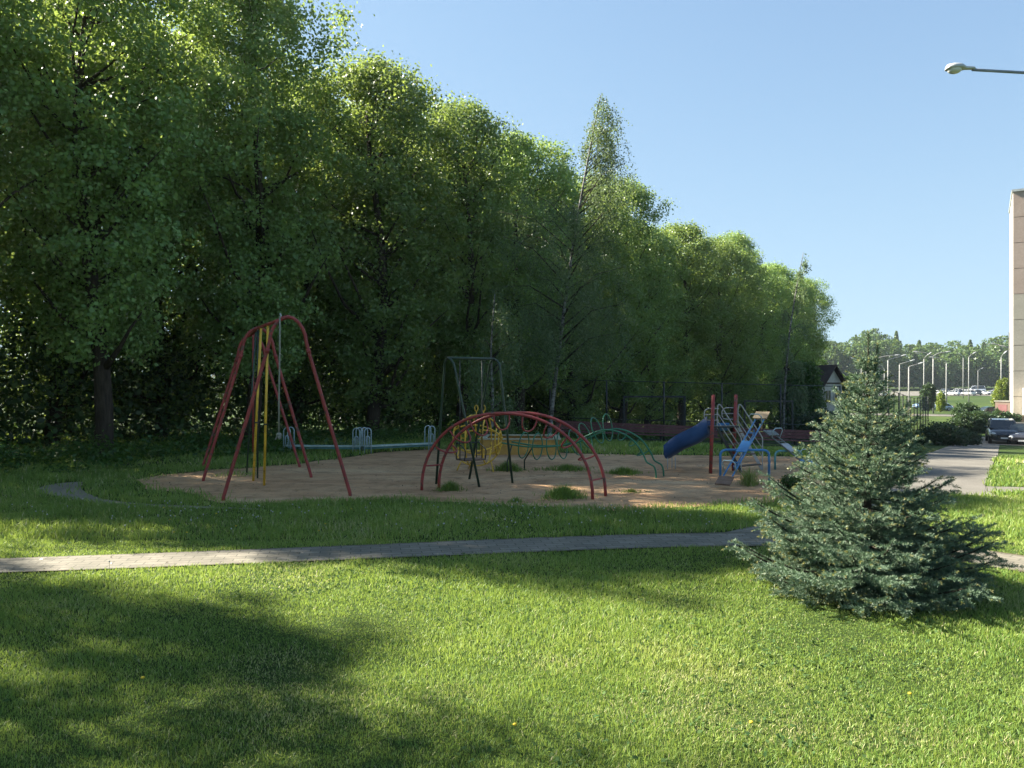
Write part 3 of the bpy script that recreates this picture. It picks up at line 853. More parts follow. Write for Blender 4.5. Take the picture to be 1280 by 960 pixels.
    wv = unit(np.cross(nd, r.normal(size=(len(idx), 3)))) * .0019
    V = np.empty((len(idx), 4, 3))
    tip = C + nd * ln[:, None]
    V[:, 0] = C - wv; V[:, 1] = C + wv; V[:, 2] = tip + wv * .4; V[:, 3] = tip - wv * .4
    tint = r.uniform(0, 1, len(A))[idx]
    quads_obj('crown', V.reshape(-1, 3), NEEDLE, t)
    # pale buds of new growth at shoot ends
    k = np.where(TP & (r.random(len(A)) < np.where(np.hypot(A[:, 0], A[:, 1]) > .62 * np.array([prof(z) for z in A[:, 2]]), .75, .10)))[0]
    nb_ = 9; id2 = np.repeat(k, nb_); ax2 = unit(B - A)[id2]
    C2 = B[id2] + ax2 * r.uniform(-.004, .016, len(id2))[:, None]
    rd = unit(r.normal(size=(len(id2), 3))); nd = unit(ax2 * .9 + rd * .75)
    wv = unit(np.cross(nd, r.normal(size=(len(id2), 3)))) * .0030
    V2 = np.empty((len(id2), 4, 3)); tip = C2 + nd * r.uniform(.012, .022, len(id2))[:, None]
    V2[:, 0] = C2 - wv; V2[:, 1] = C2 + wv; V2[:, 2] = tip + wv * .4; V2[:, 3] = tip - wv * .4
    quads_obj('new_shoots', V2.reshape(-1, 3), NEWTIP, t)
    mb.add(wood.v, wood.f, 0, True); mb.build('trunk', BARK, t)
spruce()

# ------------------------------------------------------------------ red climbing frame
def climbing_frame():
    feet = [(G(278, 626), G(438.5, 620)), (G(253.5, 601.5), G(389.5, 597)), (G(253, 584.5), G(375, 584))]
    base = (feet[1][0] + feet[1][1]) / 2
    t = thing('climbing_frame', 'tall climbing frame of three red pipe arches with yellow and green poles', 'climbing frame', base)
    apex = []
    for i, (a, b) in enumerate(feet):
        mb = MB(); u = (b - a); w = u.length; u.normalize(); H = 2.70
        rr = .26; pts = [a - Vector((0, 0, .05))]
        c = (a + b) / 2
        sl = c - u * rr + Vector((0, 0, H - rr - .12)); sr = c + u * rr + Vector((0, 0, H - rr - .12))
        pts += [a.lerp(sl, q) for q in (.02, .25, .5, .75, .95)]
        for k in range(0, 11):
            th = PI - PI * k / 10
            pts.append(c + u * (rr * math.cos(th) * 1.0) + Vector((0, 0, H - rr + rr * math.sin(th) * 1.0 - (.12 * abs(math.cos(th)) ** 2 * .8))))
        pts += [b.lerp(sr, q) for q in (.95, .75, .5, .25, .02)] + [b - Vector((0, 0, .05))]
        mb.tube(pts, .027, 10)
        for f in (.60,):
            mb.tube([a.lerp(sl, .93), a.lerp(sl, .96)], .034, 10); mb.tube([b.lerp(sr, .93), b.lerp(sr, .96)], .034, 10)
        mb.build('arch', RED, t); apex.append(c + Vector((0, 0, H)))
    mb = MB(); mb.tube([apex[0], apex[1], apex[2]], .028, 10)
    mb.build('top_beam', RED, t)
    def bm(d):
        a, b = (apex[0], apex[1]) if d < apex[1].y else (apex[1], apex[2])
        return a.lerp(b, (d - a.y) / (b.y - a.y))
    for px, py, mat in ((330, 607, YEL), (316.5, 601.5, YEL), (322, 598, DGRN), (308, 594, DGRN)):
        f = G(px, py); top = bm(f.y)
        mb = MB(); mb.tube([f - Vector((0, 0, .05)), f.lerp(top, .5), top + Vector((0, 0, -.02))], .022 if mat is YEL else .016, 8)
        o = mb.build('climbing_pole', mat, t)
        o['label'] = 'yellow pole' if mat is YEL else 'dark green pole'
        cl = MB(); q = f.lerp(top, .38); cl.tube([q - Vector((0, 0, .012)), q + Vector((0, 0, .012))], .031, 8); cl.build('clamp', DARKP, o)
    # narrow ladder hanging near the far arch
    m = bm(15.2); u = (apex[2] - apex[1]).normalized(); mb = MB()
    for sg in (-1, 1):
        p = m + u * .10 * sg; mb.tube([p, Vector((p.x, p.y, .36))], .013, 6)
    lad = mb.build('hanging_ladder', RED, t)
    rb = MB()
    for k in range(8):
        z = .5 + k * .27; rb.tube([m * 1 + u * .1 - Vector((0, 0, m.z - z)), m - u * .1 - Vector((0, 0, m.z - z))], .009, 6)
    rb.build('rungs', RED, lad)
    # rope with a knot
    a = W(349.8, 397, 11.45); e = W(348.6, 541, 11.45); mb = MB()
    mb.tube([a + Vector((0, 0, .02)), a.lerp(e, .3) + Vector((.004, 0, 0)), a.lerp(e, .7) - Vector((.003, 0, 0)), e], .013, 7)
    ro = mb.build('climbing_rope', ROPE, t)
    kn = MB(); kn.ball(e - Vector((0, 0, .03)), .042, 10, 6, (1, 1, .9)); kn.ball(e + Vector((.015, -.02, -.065)), .03, 8, 5)
    kn.tube([e + Vector((-.02, -.02, -.05)), e + Vector((-.045, -.02, -.10))], .012, 6); kn.build('knot', ROPE, ro)
    hk = MB(); hk.tube([a + Vector((0, 0, .06)), a + Vector((.02, 0, .03)), a], .012, 6); hk.build('hook', GALV, ro)
climbing_frame()

# ------------------------------------------------------------------ dark green swing
def swing():
    F1, F2, F3, F4 = G(600, 609), G(545, 605.2), G(641, 604), G(586, 599)
    L = W(559.5, 447.5, 12.8); R = W(617, 447.5, 13.3); R.z = L.z
    base = (F1 + F2 + F3 + F4) / 4
    t = thing('swing', 'dark green swing frame with one seat on rigid rods', 'swing', base)
    dirx = (R - L).normalized()
    for ap, feet in ((L, (F1, F2)), (R, (F3, F4))):
        for f in feet:
            h = (f - ap); h.z = 0; h.normalize(); mb = MB()
            top = ap + h * .05
            sh = ap + h * .10 + Vector((0, 0, -.09)); sh2 = f.lerp(ap + h * .1, .9)
            mb.tube([f - Vector((0, 0, .05)), f.lerp(sh, .5), f.lerp(sh, .93), sh, top + Vector((0, 0, -.02)), ap], .021, 8)
            mb.build('leg', DGRN, t)
    mb = MB(); mb.tube([L - dirx * .02, L.lerp(R, .5), R + dirx * .02], .023, 8); mb.build('top_bar', DGRN, t)
    A = L.lerp(R, .26); B = L.lerp(R, .74); sz = .43
    sa, sb = Vector((A.x, A.y, sz)), Vector((B.x, B.y, sz))
    for p, q in ((A, sa), (B, sb)):
        mb = MB(); mb.tube([p, q], .009, 6); mb.build('rod', DARKP, t)
    nrm = Vector((dirx.y, -dirx.x, 0)); c = (sa + sb) / 2
    mb = MB()
    for k in range(4): mb.obox(c + nrm * (-.12 + .08 * k), dirx * .20, nrm * .034, Vector((0, 0, .012)))
    st = mb.build('seat', PLANKD, t)
    bk = MB()
    for sg in (-1, 1):
        p = c + dirx * .2 * sg
        bk.tube(catmull([p + nrm * .13, p + nrm * .15 + Vector((0, 0, .16)), p + Vector((0, 0, .24)), p - nrm * .14 + Vector((0, 0, .27)), p - nrm * .15], 5), .010, 6)
    bk.tube([c - dirx * .2 - nrm * .14 + Vector((0, 0, .27)), c + dirx * .2 - nrm * .14 + Vector((0, 0, .27))], .010, 6)
    bk.build('armrests', DARKP, t)
swing()

# ------------------------------------------------------------------ red arch ladder
def arch_ladder():
    fa, fb = G(527, 613), G(741, 624.5); ga, gb = G(548.5, 610.5), G(757, 620.5)
    t = thing('arch_climber', 'low red arched climber with looped rungs', 'climbing arch', (fa + fb + ga + gb) / 4)
    H = 1.25; AR = []
    for a, b in ((fa, fb), (ga, gb)):
        pts = []
        for k in range(33):
            th = PI - PI * k / 32
            c = (a + b) / 2; u = (b - a) / 2
            ct = math.copysign(abs(math.cos(th)) ** 0.92, math.cos(th))
            pts.append(c + u * ct + Vector((0, 0, H * abs(math.sin(th)) ** 0.92)))
        pts[0].z = pts[-1].z = -.05
        AR.append(pts); mb = MB(); mb.tube(pts, .024, 9); mb.build('rail', RED, t)
    for k, dip in ((3, .02), (6, .16), (9, .2), (12, .22), (15, .2), (18, .2), (21, .2), (24, .18), (27, .1), (30, .02)):
        a, b = AR[0][k], AR[1][k]
        tg = (AR[0][min(k + 1, 32)] - AR[0][k - 1]).normalized(); nr = Vector((tg.z, 0, -tg.x)); c0 = (fa + fb) / 2 + Vector((0, 0, .1))
        inw = ((c0 - a) - tg * (c0 - a).dot(tg)).normalized()
        pts = [a.lerp(b, .5 - .5 * math.cos(PI * q / 12)) + inw * dip * (1.3 * math.sin(PI * q / 12) ** .55) for q in range(13)]
        mb = MB(); mb.tube(pts, .013, 7); mb.build('rung', RED, t)
arch_ladder()

# ------------------------------------------------------------------ caterpillar climber
def caterpillar():
    hc = Vector((-.69, 15.15, .60))
    t = thing('caterpillar_climber', 'caterpillar climbing frame with round yellow ring head and green hooped body', 'climbing frame', (0.6, 14.8, 0))
    ax = Vector((.985, -.17, 0)).normalized(); sd = Vector((-ax.y, ax.x, 0)); up = Vector((0, 0, 1))
    def ring(c, e1, e2, r1, r2, n=28): return [c + e1 * r1 * math.cos(2 * PI * k / n) + e2 * r2 * math.sin(2 * PI * k / n) for k in range(n)]
    R = .50
    head = bpy.data.objects.new('head', None); COL.objects.link(head); head.parent = t; head['_o'] = tuple(t['_o'])
    for off in (-.40, -.12, .20, .42):
        rr = math.sqrt(R * R - off * off); mb = MB(); mb.tube(ring(hc + ax * off, sd, up, rr, rr), .016, 7, True); mb.build('ring', YEL, head)
    for k in range(6):
        th = k * PI / 3 + .35; e = sd * math.cos(th) + up * math.sin(th)
        mb = MB(); mb.tube([hc + ax * R * math.cos(a) + e * R * math.sin(a) for a in np.linspace(.15, PI - .55, 12)], .014, 7); mb.build('arc', YEL, head)
    mb = MB(); mb.tube(ring(hc + ax * .46, sd, up, .16, .16, 18), .013, 6, True)
    for sg in (-1, 1): mb.tube(ring(hc - sd * .40 + ax * .15 * sg - ax * .02 + up * .13, ax, up, .07, .07, 14), .011, 6, True)
    mb.tube([hc - sd * .46 + ax * q * .16 + up * (-.16 - .05 * (1 - q * q)) for q in np.linspace(-1, 1, 7)], .011, 6)
    mb.build('face', YEL, head)
    for px in (595.4, 604.5):
        a = W(px, 519, 15.05); mb = MB(); mb.tube([a - Vector((0, 0, .06)), a + Vector((0, 0, .07))], .010, 6)
        mb.tube(ring(a + Vector((0, 0, .135)), Vector((1, 0, 0)), up, .032, .06, 14), .009, 6, True); mb.build('antenna', YEL, t)
    for f, q in ((G(570, 588.5), -.30), (G(617.5, 590.5), .28), (G(585, 586), -.1)):
        mb = MB(); top = hc + ax * q - up * .40 ; mb.tube([f - Vector((0, 0, .04)), f.lerp(top, .55), top], .014, 7); mb.build('foot', YEL, t)
    # body rails
    off = Vector((.19, .28, 0))
    core = [(-.20, 14.98, .56), (.2, 14.93, .50), (.6, 14.86, .49), (1.0, 14.75, .54), (1.35, 14.60, .68), (1.62, 14.48, .80), (1.85, 14.36, .85), (2.1, 14.22, .80), (2.32, 14.10, .66), (2.47, 14.02, .44), (2.53, 13.99, .30), (2.60, 13.96, .25), (2.66, 13.95, .21), (2.69, 13.94, .12), (2.70, 13.93, -.04)]
    sh = Vector((-.10, 0, 0))
    rails = []
    for o in (Vector((0, 0, 0)), off):
        c = catmull([Vector(p) + o + (sh if p[0] > 2.2 else sh * max(0, (p[0] - 1) / 1.2)) for p in core], 6)
        rails.append(c); mb = MB(); mb.tube(c, .016, 7); mb.build('rail', GRN, t)
    n = len(rails[0])
    acr = off.normalized()
    for i in (5, 9, 13, 16, 20, 24, 29, 34):
        a, b = rails[0][min(i, n - 1)], rails[1][min(i, n - 1)]; c = (a + b) / 2; lift = 0 if i < 23 else .04
        tg = (rails[0][i + 1] - rails[0][i - 1]).normalized(); e2 = tg.cross(acr).normalized()
        if e2.z < 0: e2 = -e2
        mb = MB(); mb.tube(ring(c + e2 * lift, acr, e2, .18, .255, 26), .012, 6, True); mb.build('hoop', GRN, t)
    for i in (41, 47, 53):
        a, b = rails[0][i], rails[1][i]
        tg = (rails[0][i + 1] - rails[0][i - 1]).normalized(); e2 = tg.cross(acr).normalized()
        if e2.z > 0: e2 = -e2
        mb = MB(); mb.tube([a.lerp(b, .5 - .5 * math.cos(PI * q / 10)) + e2 * .17 * math.sin(PI * q / 10) ** .6 for q in range(11)], .011, 6); mb.build('rung', GRN, t)
    for i, px, py in ((9, 655.5, 588), (3, 634, 590)):
        f = G(px, py); a = rails[0][i]; mb = MB(); mb.tube([f - Vector((0, 0, .04)), Vector((f.x, f.y, .2)), a], .014, 7); mb.build('support_leg', DGRN, t)
caterpillar()

# ------------------------------------------------------------------ sandbox
def sandbox():
    a = G(601, 568.5); b = G(698, 568.8); u = (b - a).normalized(); v = Vector((-u.y, u.x, 0)); w = (b - a).length; D = 1.5; h = .36
    t = thing('sandbox', 'square sandbox with faded yellow boards and a pale rim', 'sandbox', (a + b) / 2 + v * D / 2)
    def board(p, q, nn):
        mb = MB()
        for k in range(2): mb.obox((p + q) / 2 + Vector((0, 0, h * (.25 + .5 * k))), (q - p) / 2, nn * .02, Vector((0, 0, h * .246)))
        return mb
    c = [a, b, b + v * D, a + v * D]
    for i in range(4):
        p, q = c[i], c[(i + 1) % 4]; nn = Vector((0, 0, 1)).cross((q - p).normalized()); ee = (q - p).normalized() * .022
        board(p + (ee if i % 2 else -ee * 0), q - (ee if i % 2 else ee * 0), nn).build('side_board', YBOARD, t)
    mb = MB()
    for i in range(4):
        p, q = c[i], c[(i + 1) % 4]; e = (q - p).normalized() * .11
        inn = Vector((0, 0, 1)).cross((q - p).normalized())
        s = .0 if i % 2 == 0 else 1
        mb.obox((p + q) / 2 + Vector((0, 0, h + .017)) + inn * .03, (q - p) / 2 + (e * .6 if s == 0 else -e * .82), inn * .085, Vector((0, 0, .015)))
    mb.build('rim', RIM, t)
    mb = MB(); cc = sum(c, Vector()) / 4
    mb.obox(cc + Vector((0, 0, .09)), u * (w / 2 - .03), v * (D / 2 - .03), Vector((0, 0, .09))); mb.build('sand_filling', SAND, t)
sandbox()

# ------------------------------------------------------------------ low benches with hooped ends
def low_bench(a, b, label):
    a, b = Vector(a), Vector(b); t = thing('low_bench', label, 'bench', (a + b) / 2, 'low pale blue benches')
    u = (b - a).normalized(); v = Vector((-u.y, u.x, 0)); z = .17
    mb = MB()
    for k in (-1, 0, 1): mb.obox((a + b) / 2 + v * .075 * k + Vector((0, 0, z)), (b - a) / 2, v * .036, Vector((0, 0, .016)))
    s = mb.build('seat', TEAL, t)
    mb = MB(); mb.obox((a + b) / 2 + Vector((0, 0, z - .045)), (b - a) / 2 * .98, v * .02, Vector((0, 0, .028))); mb.build('seat_rail', TEALD, t)
    for e, sg in ((a, -1), (b, 1)):
        mb = MB(); w = .085
        for ww, hh in ((.085, .62), (.04, .42)):
            off = u * (.02 if ww > .05 else .02)
            base = e + u * sg * .0 
            # hoops stand along the bench direction at each end
            p0 = base - u * ww * sg * 0 + v * 0
            pts = []
            c = base - u * sg * .085
            z0 = -.04 if ww > .05 else z
            pts = [c - u * ww + Vector((0, 0, z0)), c - u * ww + Vector((0, 0, hh - ww))]
            pts += [c - u * ww * math.cos(PI * k / 8) + Vector((0, 0, hh - ww + ww * math.sin(PI * k / 8))) for k in range(1, 8)]
            pts += [c + u * ww + Vector((0, 0, hh - ww)), c + u * ww + Vector((0, 0, z0))]
            for sd in (-.12, .12): 
                if ww > .05 or sd < 0: mb.tube([p + v * sd for p in pts], .013, 7)
        mb.build('end_hoops', PALEB, t)
low_bench(G(357, 565.5), G(451.5, 566.5), 'low pale blue bench behind the right legs of the red climbing frame')
low_bench(G(453.5, 566.5), G(541, 562.2), 'low pale blue bench between the red climbing frame and the green swing')

# ------------------------------------------------------------------ slide
def slide():
    P1 = G(888, 592); P2 = Vector((4.33, 15.15, 0))
    t = thing('slide', 'small playground slide with blue chute, red posts and grey stair rails', 'slide', (4.0, 15, 0))
    for p in (P1, P2):
        mb = MB(); tp = p + Vector((.055, 0, 1.48)); mb.tube([p - Vector((0, 0, .05)), p.lerp(tp, .5), tp], .034, 10)
        o = mb.build('post', RED, t); cp = MB(); cp.ball(tp, .035, 10, 6, (1, 1, .5)); cp.build('cap', RED, o)
    zd = .88; dk = [Vector((3.80, 14.72, zd)), Vector((4.33, 14.78, zd)), Vector((4.38, 15.18, zd)), Vector((3.80, 15.14, zd))]
    mb = MB(); c = sum(dk, Vector()) / 4; mb.obox(c, (.28, .02, 0), (.02, .20, 0), (0, 0, .014)); mb.build('deck', DARKP, t)
    mb = MB(); mb.obox(Vector((4.14, 15.19, .86)), (.13, .01, 0), (0, .012, 0), (0, 0, .075)); mb.build('back_panel', BLUE, t)
    # chute: deep trough from deck down to the left
    top = Vector((3.80, 14.97, .90)); end = Vector((3.17, 15.45, .30)); hd = (end - top); hd.z = 0; Lh = hd.length; hd.normalize(); sdv = Vector((-hd.y, hd.x, 0))
    outer = MB(); rows_o = []; N_ = 16
    for i in range(N_ + 1):
        q = i / N_
        z = .90 - .58 * (q ** 1.0) + .05 * math.sin(q * 2 * PI) * -.6 + (.05 * max(0, q - .75) * 4 * .25)
        p = top + hd * (Lh * 1.12 * q - .05); p.z = z
        w = .20 + .03 * q; dep = .27 - .03 * q + (.0 if q < .9 else -.02)
        sec = []
        for k in range(13):
            th = PI * k / 12
            cx = math.copysign(abs(math.cos(th)) ** .6, math.cos(th)) * w; cz = dep * .55 - dep * 1.25 * abs(math.sin(th)) ** .55
            sec.append(p + sdv * cx + Vector((0, 0, cz + .03)))
        for k in range(12, -1, -1):
            th = PI * k / 12
            cx = math.copysign(abs(math.cos(th)) ** .6, math.cos(th)) * (w - .028); cz = dep * .55 - dep * .95 * abs(math.sin(th)) ** .55
            sec.append(p + sdv * cx + Vector((0, 0, cz + .045 if 0 < k < 12 else cz + .045)))
        rows_o.append(sec)
    # rounded lip
    lip = []
    outer.grid(rows_o, smooth=True, closed=True)
    outer.add(rows_o[-1], [list(range(26))]); outer.add(rows_o[0], [list(reversed(range(26)))])
    ch = outer.build('chute', SLBLUE, t)
    for q in (-1, 1, 0):
        p = end + sdv * .1 * q + hd * (0.02 if q else -.1); mb = MB(); mb.tube([Vector((p.x, p.y, -.03)), Vector((p.x, p.y, .24))], .010, 6); mb.build('chute_leg', GREYP, t)
    # stairs: two grey rails each side with sloping bars, stringers and treads
    for d, tx, fx in ((14.78, 896.8, 926.3), (15.22, 922.5, 952.8)):
        mb = MB()
        def I(px, py): return W(px, py, d)
        sft = lambda q: q
        toptop = I(tx + 3.2, 506); lt = I(tx, 512); kneeU = I(fx + .3, 547); foot = Vector((I(fx, 580).x, d, -.03))
        lo = I(tx, 536)
        mb.tube(catmull([lo, lt, toptop, toptop.lerp(kneeU, .4), toptop.lerp(kneeU, .93), kneeU + Vector((0, 0, -.06)), Vector((kneeU.x, d, .5)), foot], 5), .012, 7)
        mb.build('handrail', GREYP, t)
        bars = MB()
        for k, (za, zb) in enumerate(((10.5, 13), (20, 24))):
            a = I(tx, 506 + za); b = I(fx, 547 + zb); bars.tube([a, b], .009, 6)
        bars.build('rail_bars', GREYP, t)
        st = MB(); a = Vector((lo.x, d, .86)); b = Vector((foot.x, d, .02)); st.beam(a, b, .02, .055); st.build('stringer', GREYP if d > 15 else DARKP, t)
    for k in range(4):
        q = (k + .5) / 4; a = Vector((W(896.8, 536, 14.78).x, 14.8, .86)).lerp(Vector((W(926.3, 580, 14.78).x, 14.8, .02)), q)
        b = Vector((W(922.5, 536, 15.22).x, 15.2, .86)).lerp(Vector((W(952.8, 580, 15.22).x, 15.2, .02)), q)
        mb = MB(); mb.beam(a + (b - a).normalized() * .03, b - (b - a).normalized() * .03, .13, .022); mb.build('tread', PLANKD, t)
    for pc in (Vector((3.86, 14.74, 0)), Vector((4.32, 15.2, 0))):
        mb = MB(); c = pc + Vector((-.06, 0, 1.12))
        pts = []
        for (dx, dz) in ((.14, .11), (-.06, .11), (-.13, .05), (-.13, -.06), (-.06, -.11), (.14, -.11)): pts.append(c + Vector((dx, .0, dz)))
        mb.tube(catmull(pts, 5), .010, 6); mb.tube([c + Vector((-.13, 0, 0)), c + Vector((.14, 0, 0))], .008, 6); mb.build('side_loop', GREYP, t)
slide()

# ------------------------------------------------------------------ seesaws
def seesaw(label, pivot, half, Wd, sup, beamM, supM, seatM, seatM2):
    """pivot point, half beam vector (towards the raised end), support half width vector"""
    pivot = Vector(pivot); half = Vector(half); Wd = Vector(Wd)
    t = thing('seesaw', label, 'seesaw', (pivot.x, pivot.y, 0), 'playground seesaws')
    mb = MB(); r = .09; a = pivot - Wd; b = pivot + Wd; zt = pivot.z
    un = Wd.normalized()
    pts = [Vector((a.x, a.y, -.05)), Vector((a.x, a.y, zt - r))] + [Vector((a.x, a.y, zt - r)) + un * r * (1 - math.cos(th)) + Vector((0, 0, r * math.sin(th))) for th in (.5, 1.0, PI / 2)]
    pts += [pivot] + [Vector((b.x, b.y, zt - r)) - un * r * (1 - math.cos(th)) + Vector((0, 0, r * math.sin(th))) for th in (PI / 2, 1.0, .5)] + [Vector((b.x, b.y, zt - r)), Vector((b.x, b.y, -.05))]
    mb.tube(pts, .022, 9); mb.build('support_arch', supM, t)
    hn = half.normalized(); sd = hn.cross(Vector((0, 0, 1))).normalized(); nn = sd.cross(hn).normalized()
    c = pivot + nn * .055
    fr = MB()
    for o in (-.075, .075): fr.tube([c - half * .93 + sd * o, c + sd * o, c + half * .93 + sd * o], .014, 7)
    for q in (-.9, -.45, 0, .45, .9): fr.tube([c + half * q - sd * .075, c + half * q + sd * .075], .010, 6)
    fr.tube([c - half * .55 - nn * .06, c + half * .55 - nn * .06], .010, 6)
    for q in (-.55, .55): fr.tube([c + half * q - nn * .06, c + half * q], .010, 6)
    fr.build('beam', beamM, t)
    pl = MB(); pl.obox(c + nn * .018, hn * .17, sd * .085, nn * .006); pl.build('centre_plate', BLUE if beamM is BLUE else GREYP, t)
    for q, sm in ((-1, seatM2), (1, seatM)):
        s = MB(); cc = c + half * q * 1.0 + nn * .022; flat = Vector((0, 0, 1)); 
        for k in (-1, 1): s.obox(cc + hn * .058 * k, hn * .055, sd * .125, nn * .013)
        s.build('seat', sm, t)
        h = MB(); hb = c + half * q * .72
        h.tube([hb - sd * .09, hb - sd * .11 + nn * .17, hb - sd * .07 + nn * .22, hb + sd * .07 + nn * .22, hb + sd * .11 + nn * .17, hb + sd * .09], .010, 6); h.build('handle', PALEB, t)
    return t
seesaw('blue seesaw with its pale wooden seat raised high on the far side', (4.00, 13.3, .565), (.53, .72, .50), (.41, -.03, 0), None, BLUE, BLUE, PLANK, PLANKD)
seesaw('grey seesaw with a low blue support half hidden behind the spruce', (5.50, 15.4, .37), (-.17, .56, .25), (.28, .05, 0), None, WGREY, TEALD, WGREY, BLUE)

# ------------------------------------------------------------------ long maroon bench
def long_bench(x0, x1, y0, y1, label):
    a = Vector((x0, y0, gz(x0, y0))); b = Vector((x1, y1, gz(x1, y1))); t = thing('long_bench', label, 'bench', (a + b) / 2, 'long maroon benches')
    u = (b - a).normalized(); v = Vector((-u.y, u.x, 0)).normalized(); up = u.cross(-v)
    up = Vector((0, 0, 1)); L = (b - a)
    seat = MB()
    for k in range(3): seat.beam(a + v * (-.05 - .12 * k + .3) + up * .33, b + v * (-.05 - .12 * k + .3) + up * .33, .105, .03)
    seat.build('seat', MAROON, t)
    fe = MB(); fe.beam(a + up * .325 - v * .003, b + up * .325 - v * .003, .02, .035); fe.build('front_edge', RIM, t)
    bk = MB()
    for k in range(3): bk.beam(a + v * (.33 + .03 * k) + up * (.43 + .105 * k), b + v * (.33 + .03 * k) + up * (.43 + .105 * k), .025, .092)
    bk.build('backrest', MAROON, t)
    n = max(2, int(L.length / 1.7))
    for i in range(n + 1):
        p = a + L * ((i + .15) / (n + .3)); mb = MB()
        mb.beam(p + v * .04 - up * .05, p + v * .04 + up * .31, .06, .05, up=u); mb.beam(p + v * .36 - up * .05, p + v * .42 + up * .70, .06, .05, up=u)
        mb.build('leg', DARKP, t)
long_bench(1.55, 7.3, 27.6, 27.2, 'long maroon plank bench behind the caterpillar frame and the slide')
long_bench(8.0, 11.8, 27.15, 26.6, 'long maroon plank bench behind the seesaws')

# ------------------------------------------------------------------ court fence and goals
def fence(name, label, pts, h, step, cell=.16):
    pts = [Vector((p[0], p[1], gz(*p))) for p in pts]; t = thing(name, label, 'fence', pts[0])
    for A, B in zip(pts, pts[1:]):
        L = (B - A).length; n = max(1, round(L / step))
        for i in range(n + 1):
            if A is not pts[0] and i == 0: continue
            x, y = A.lerp(B, i / n)[:2]; p = Vector((x, y, gz(x, y)))
            mb = MB(); mb.tube([p - Vector((0, 0, .1)), p + Vector((0, 0, h))], .035, 6); mb.build('post', DARKP, t)
        rl = MB(); wr = MB()
        for z in (.12, h * .36, h - .03):
            P = []
            for i in range(n + 1):
                x, y = A.lerp(B, i / n)[:2]; P.append(Vector((x, y, gz(x, y) + z)))
            rl.tube(P, .018, 5)
        rl.build('rail', DARKP, t)
        m = int(L / cell); hh = h - .16; k = int(hh / cell)
        for s in range(-k, m + 1):
            for sg in (1, -1):
                q0, q1 = s, s + k; za, zb = (0, k) if sg > 0 else (k, 0)
                a0, z0, a1, z1 = q0, za, q1, zb
                if a0 < 0: z0 += (z1 - z0) * (0 - a0) / (a1 - a0); a0 = 0
                if a1 > m: z1 = z0 + (z1 - z0) * (m - a0) / (a1 - a0) if a1 != a0 else z1; a1 = m
                if a1 - a0 < .5: continue
                def pt(q, z):
                    x, y = A.lerp(B, q / m)[:2]; return Vector((x, y, gz(x, y) + .13 + z * cell))
                wr.tube([pt(a0, z0), pt(a1, z1)], .0022, 3)
        wr.build('wire_mesh', MATS['fence_wire'], t)
paint('fence_wire', (0.05, 0.06, 0.055), None, .5)
fence('court_fence', 'tall dark wire mesh fence on posts behind the maroon benches', [(1.6, 32.6), (13.4, 31.6)], 2.55, 2.36)
fence('court_fence', 'tall dark wire mesh fence running away beside the asphalt path', [(17.6, 38.0), (35.5, 66.0)], 3.1, 2.3, .25)
def goal(label, c, w, dr):
    c = Vector((c[0], c[1], gz(*c))); u = Vector((dr[0], dr[1], 0)).normalized(); v = Vector((-u.y, u.x, 0))
    t = thing('goal_frame', label, 'goal', c, 'goals on the court'); h = 1.95
    a, b = c - u * w / 2, c + u * w / 2
    for p in (a, b): mb = MB(); mb.beam(p - Vector((0, 0, .05)), p + Vector((0, 0, h)), .08, .08, up=u); mb.build('post', DARKP, t)
    mb = MB(); mb.beam(a + Vector((0, 0, h + .04)) - u * .04, b + Vector((0, 0, h + .04)) + u * .04, .08, .08); mb.build('crossbar', DARKP, t)
    for p in (a, b):
        mb = MB(); mb.tube([p + Vector((0, 0, h)), p + v * .7 + Vector((0, 0, h * .9)), p + v * 1.0 - Vector((0, 0, .02))], .02, 6); mb.build('back_stay', DARKP, t)
goal('dark goal frame behind the mesh fence left of the slide', (6.4, 34.8), 2.7, (1, -.08))
goal('dark goal frame behind the mesh fence right of the slide', (12.1, 36.5), 2.2, (1, -.08))

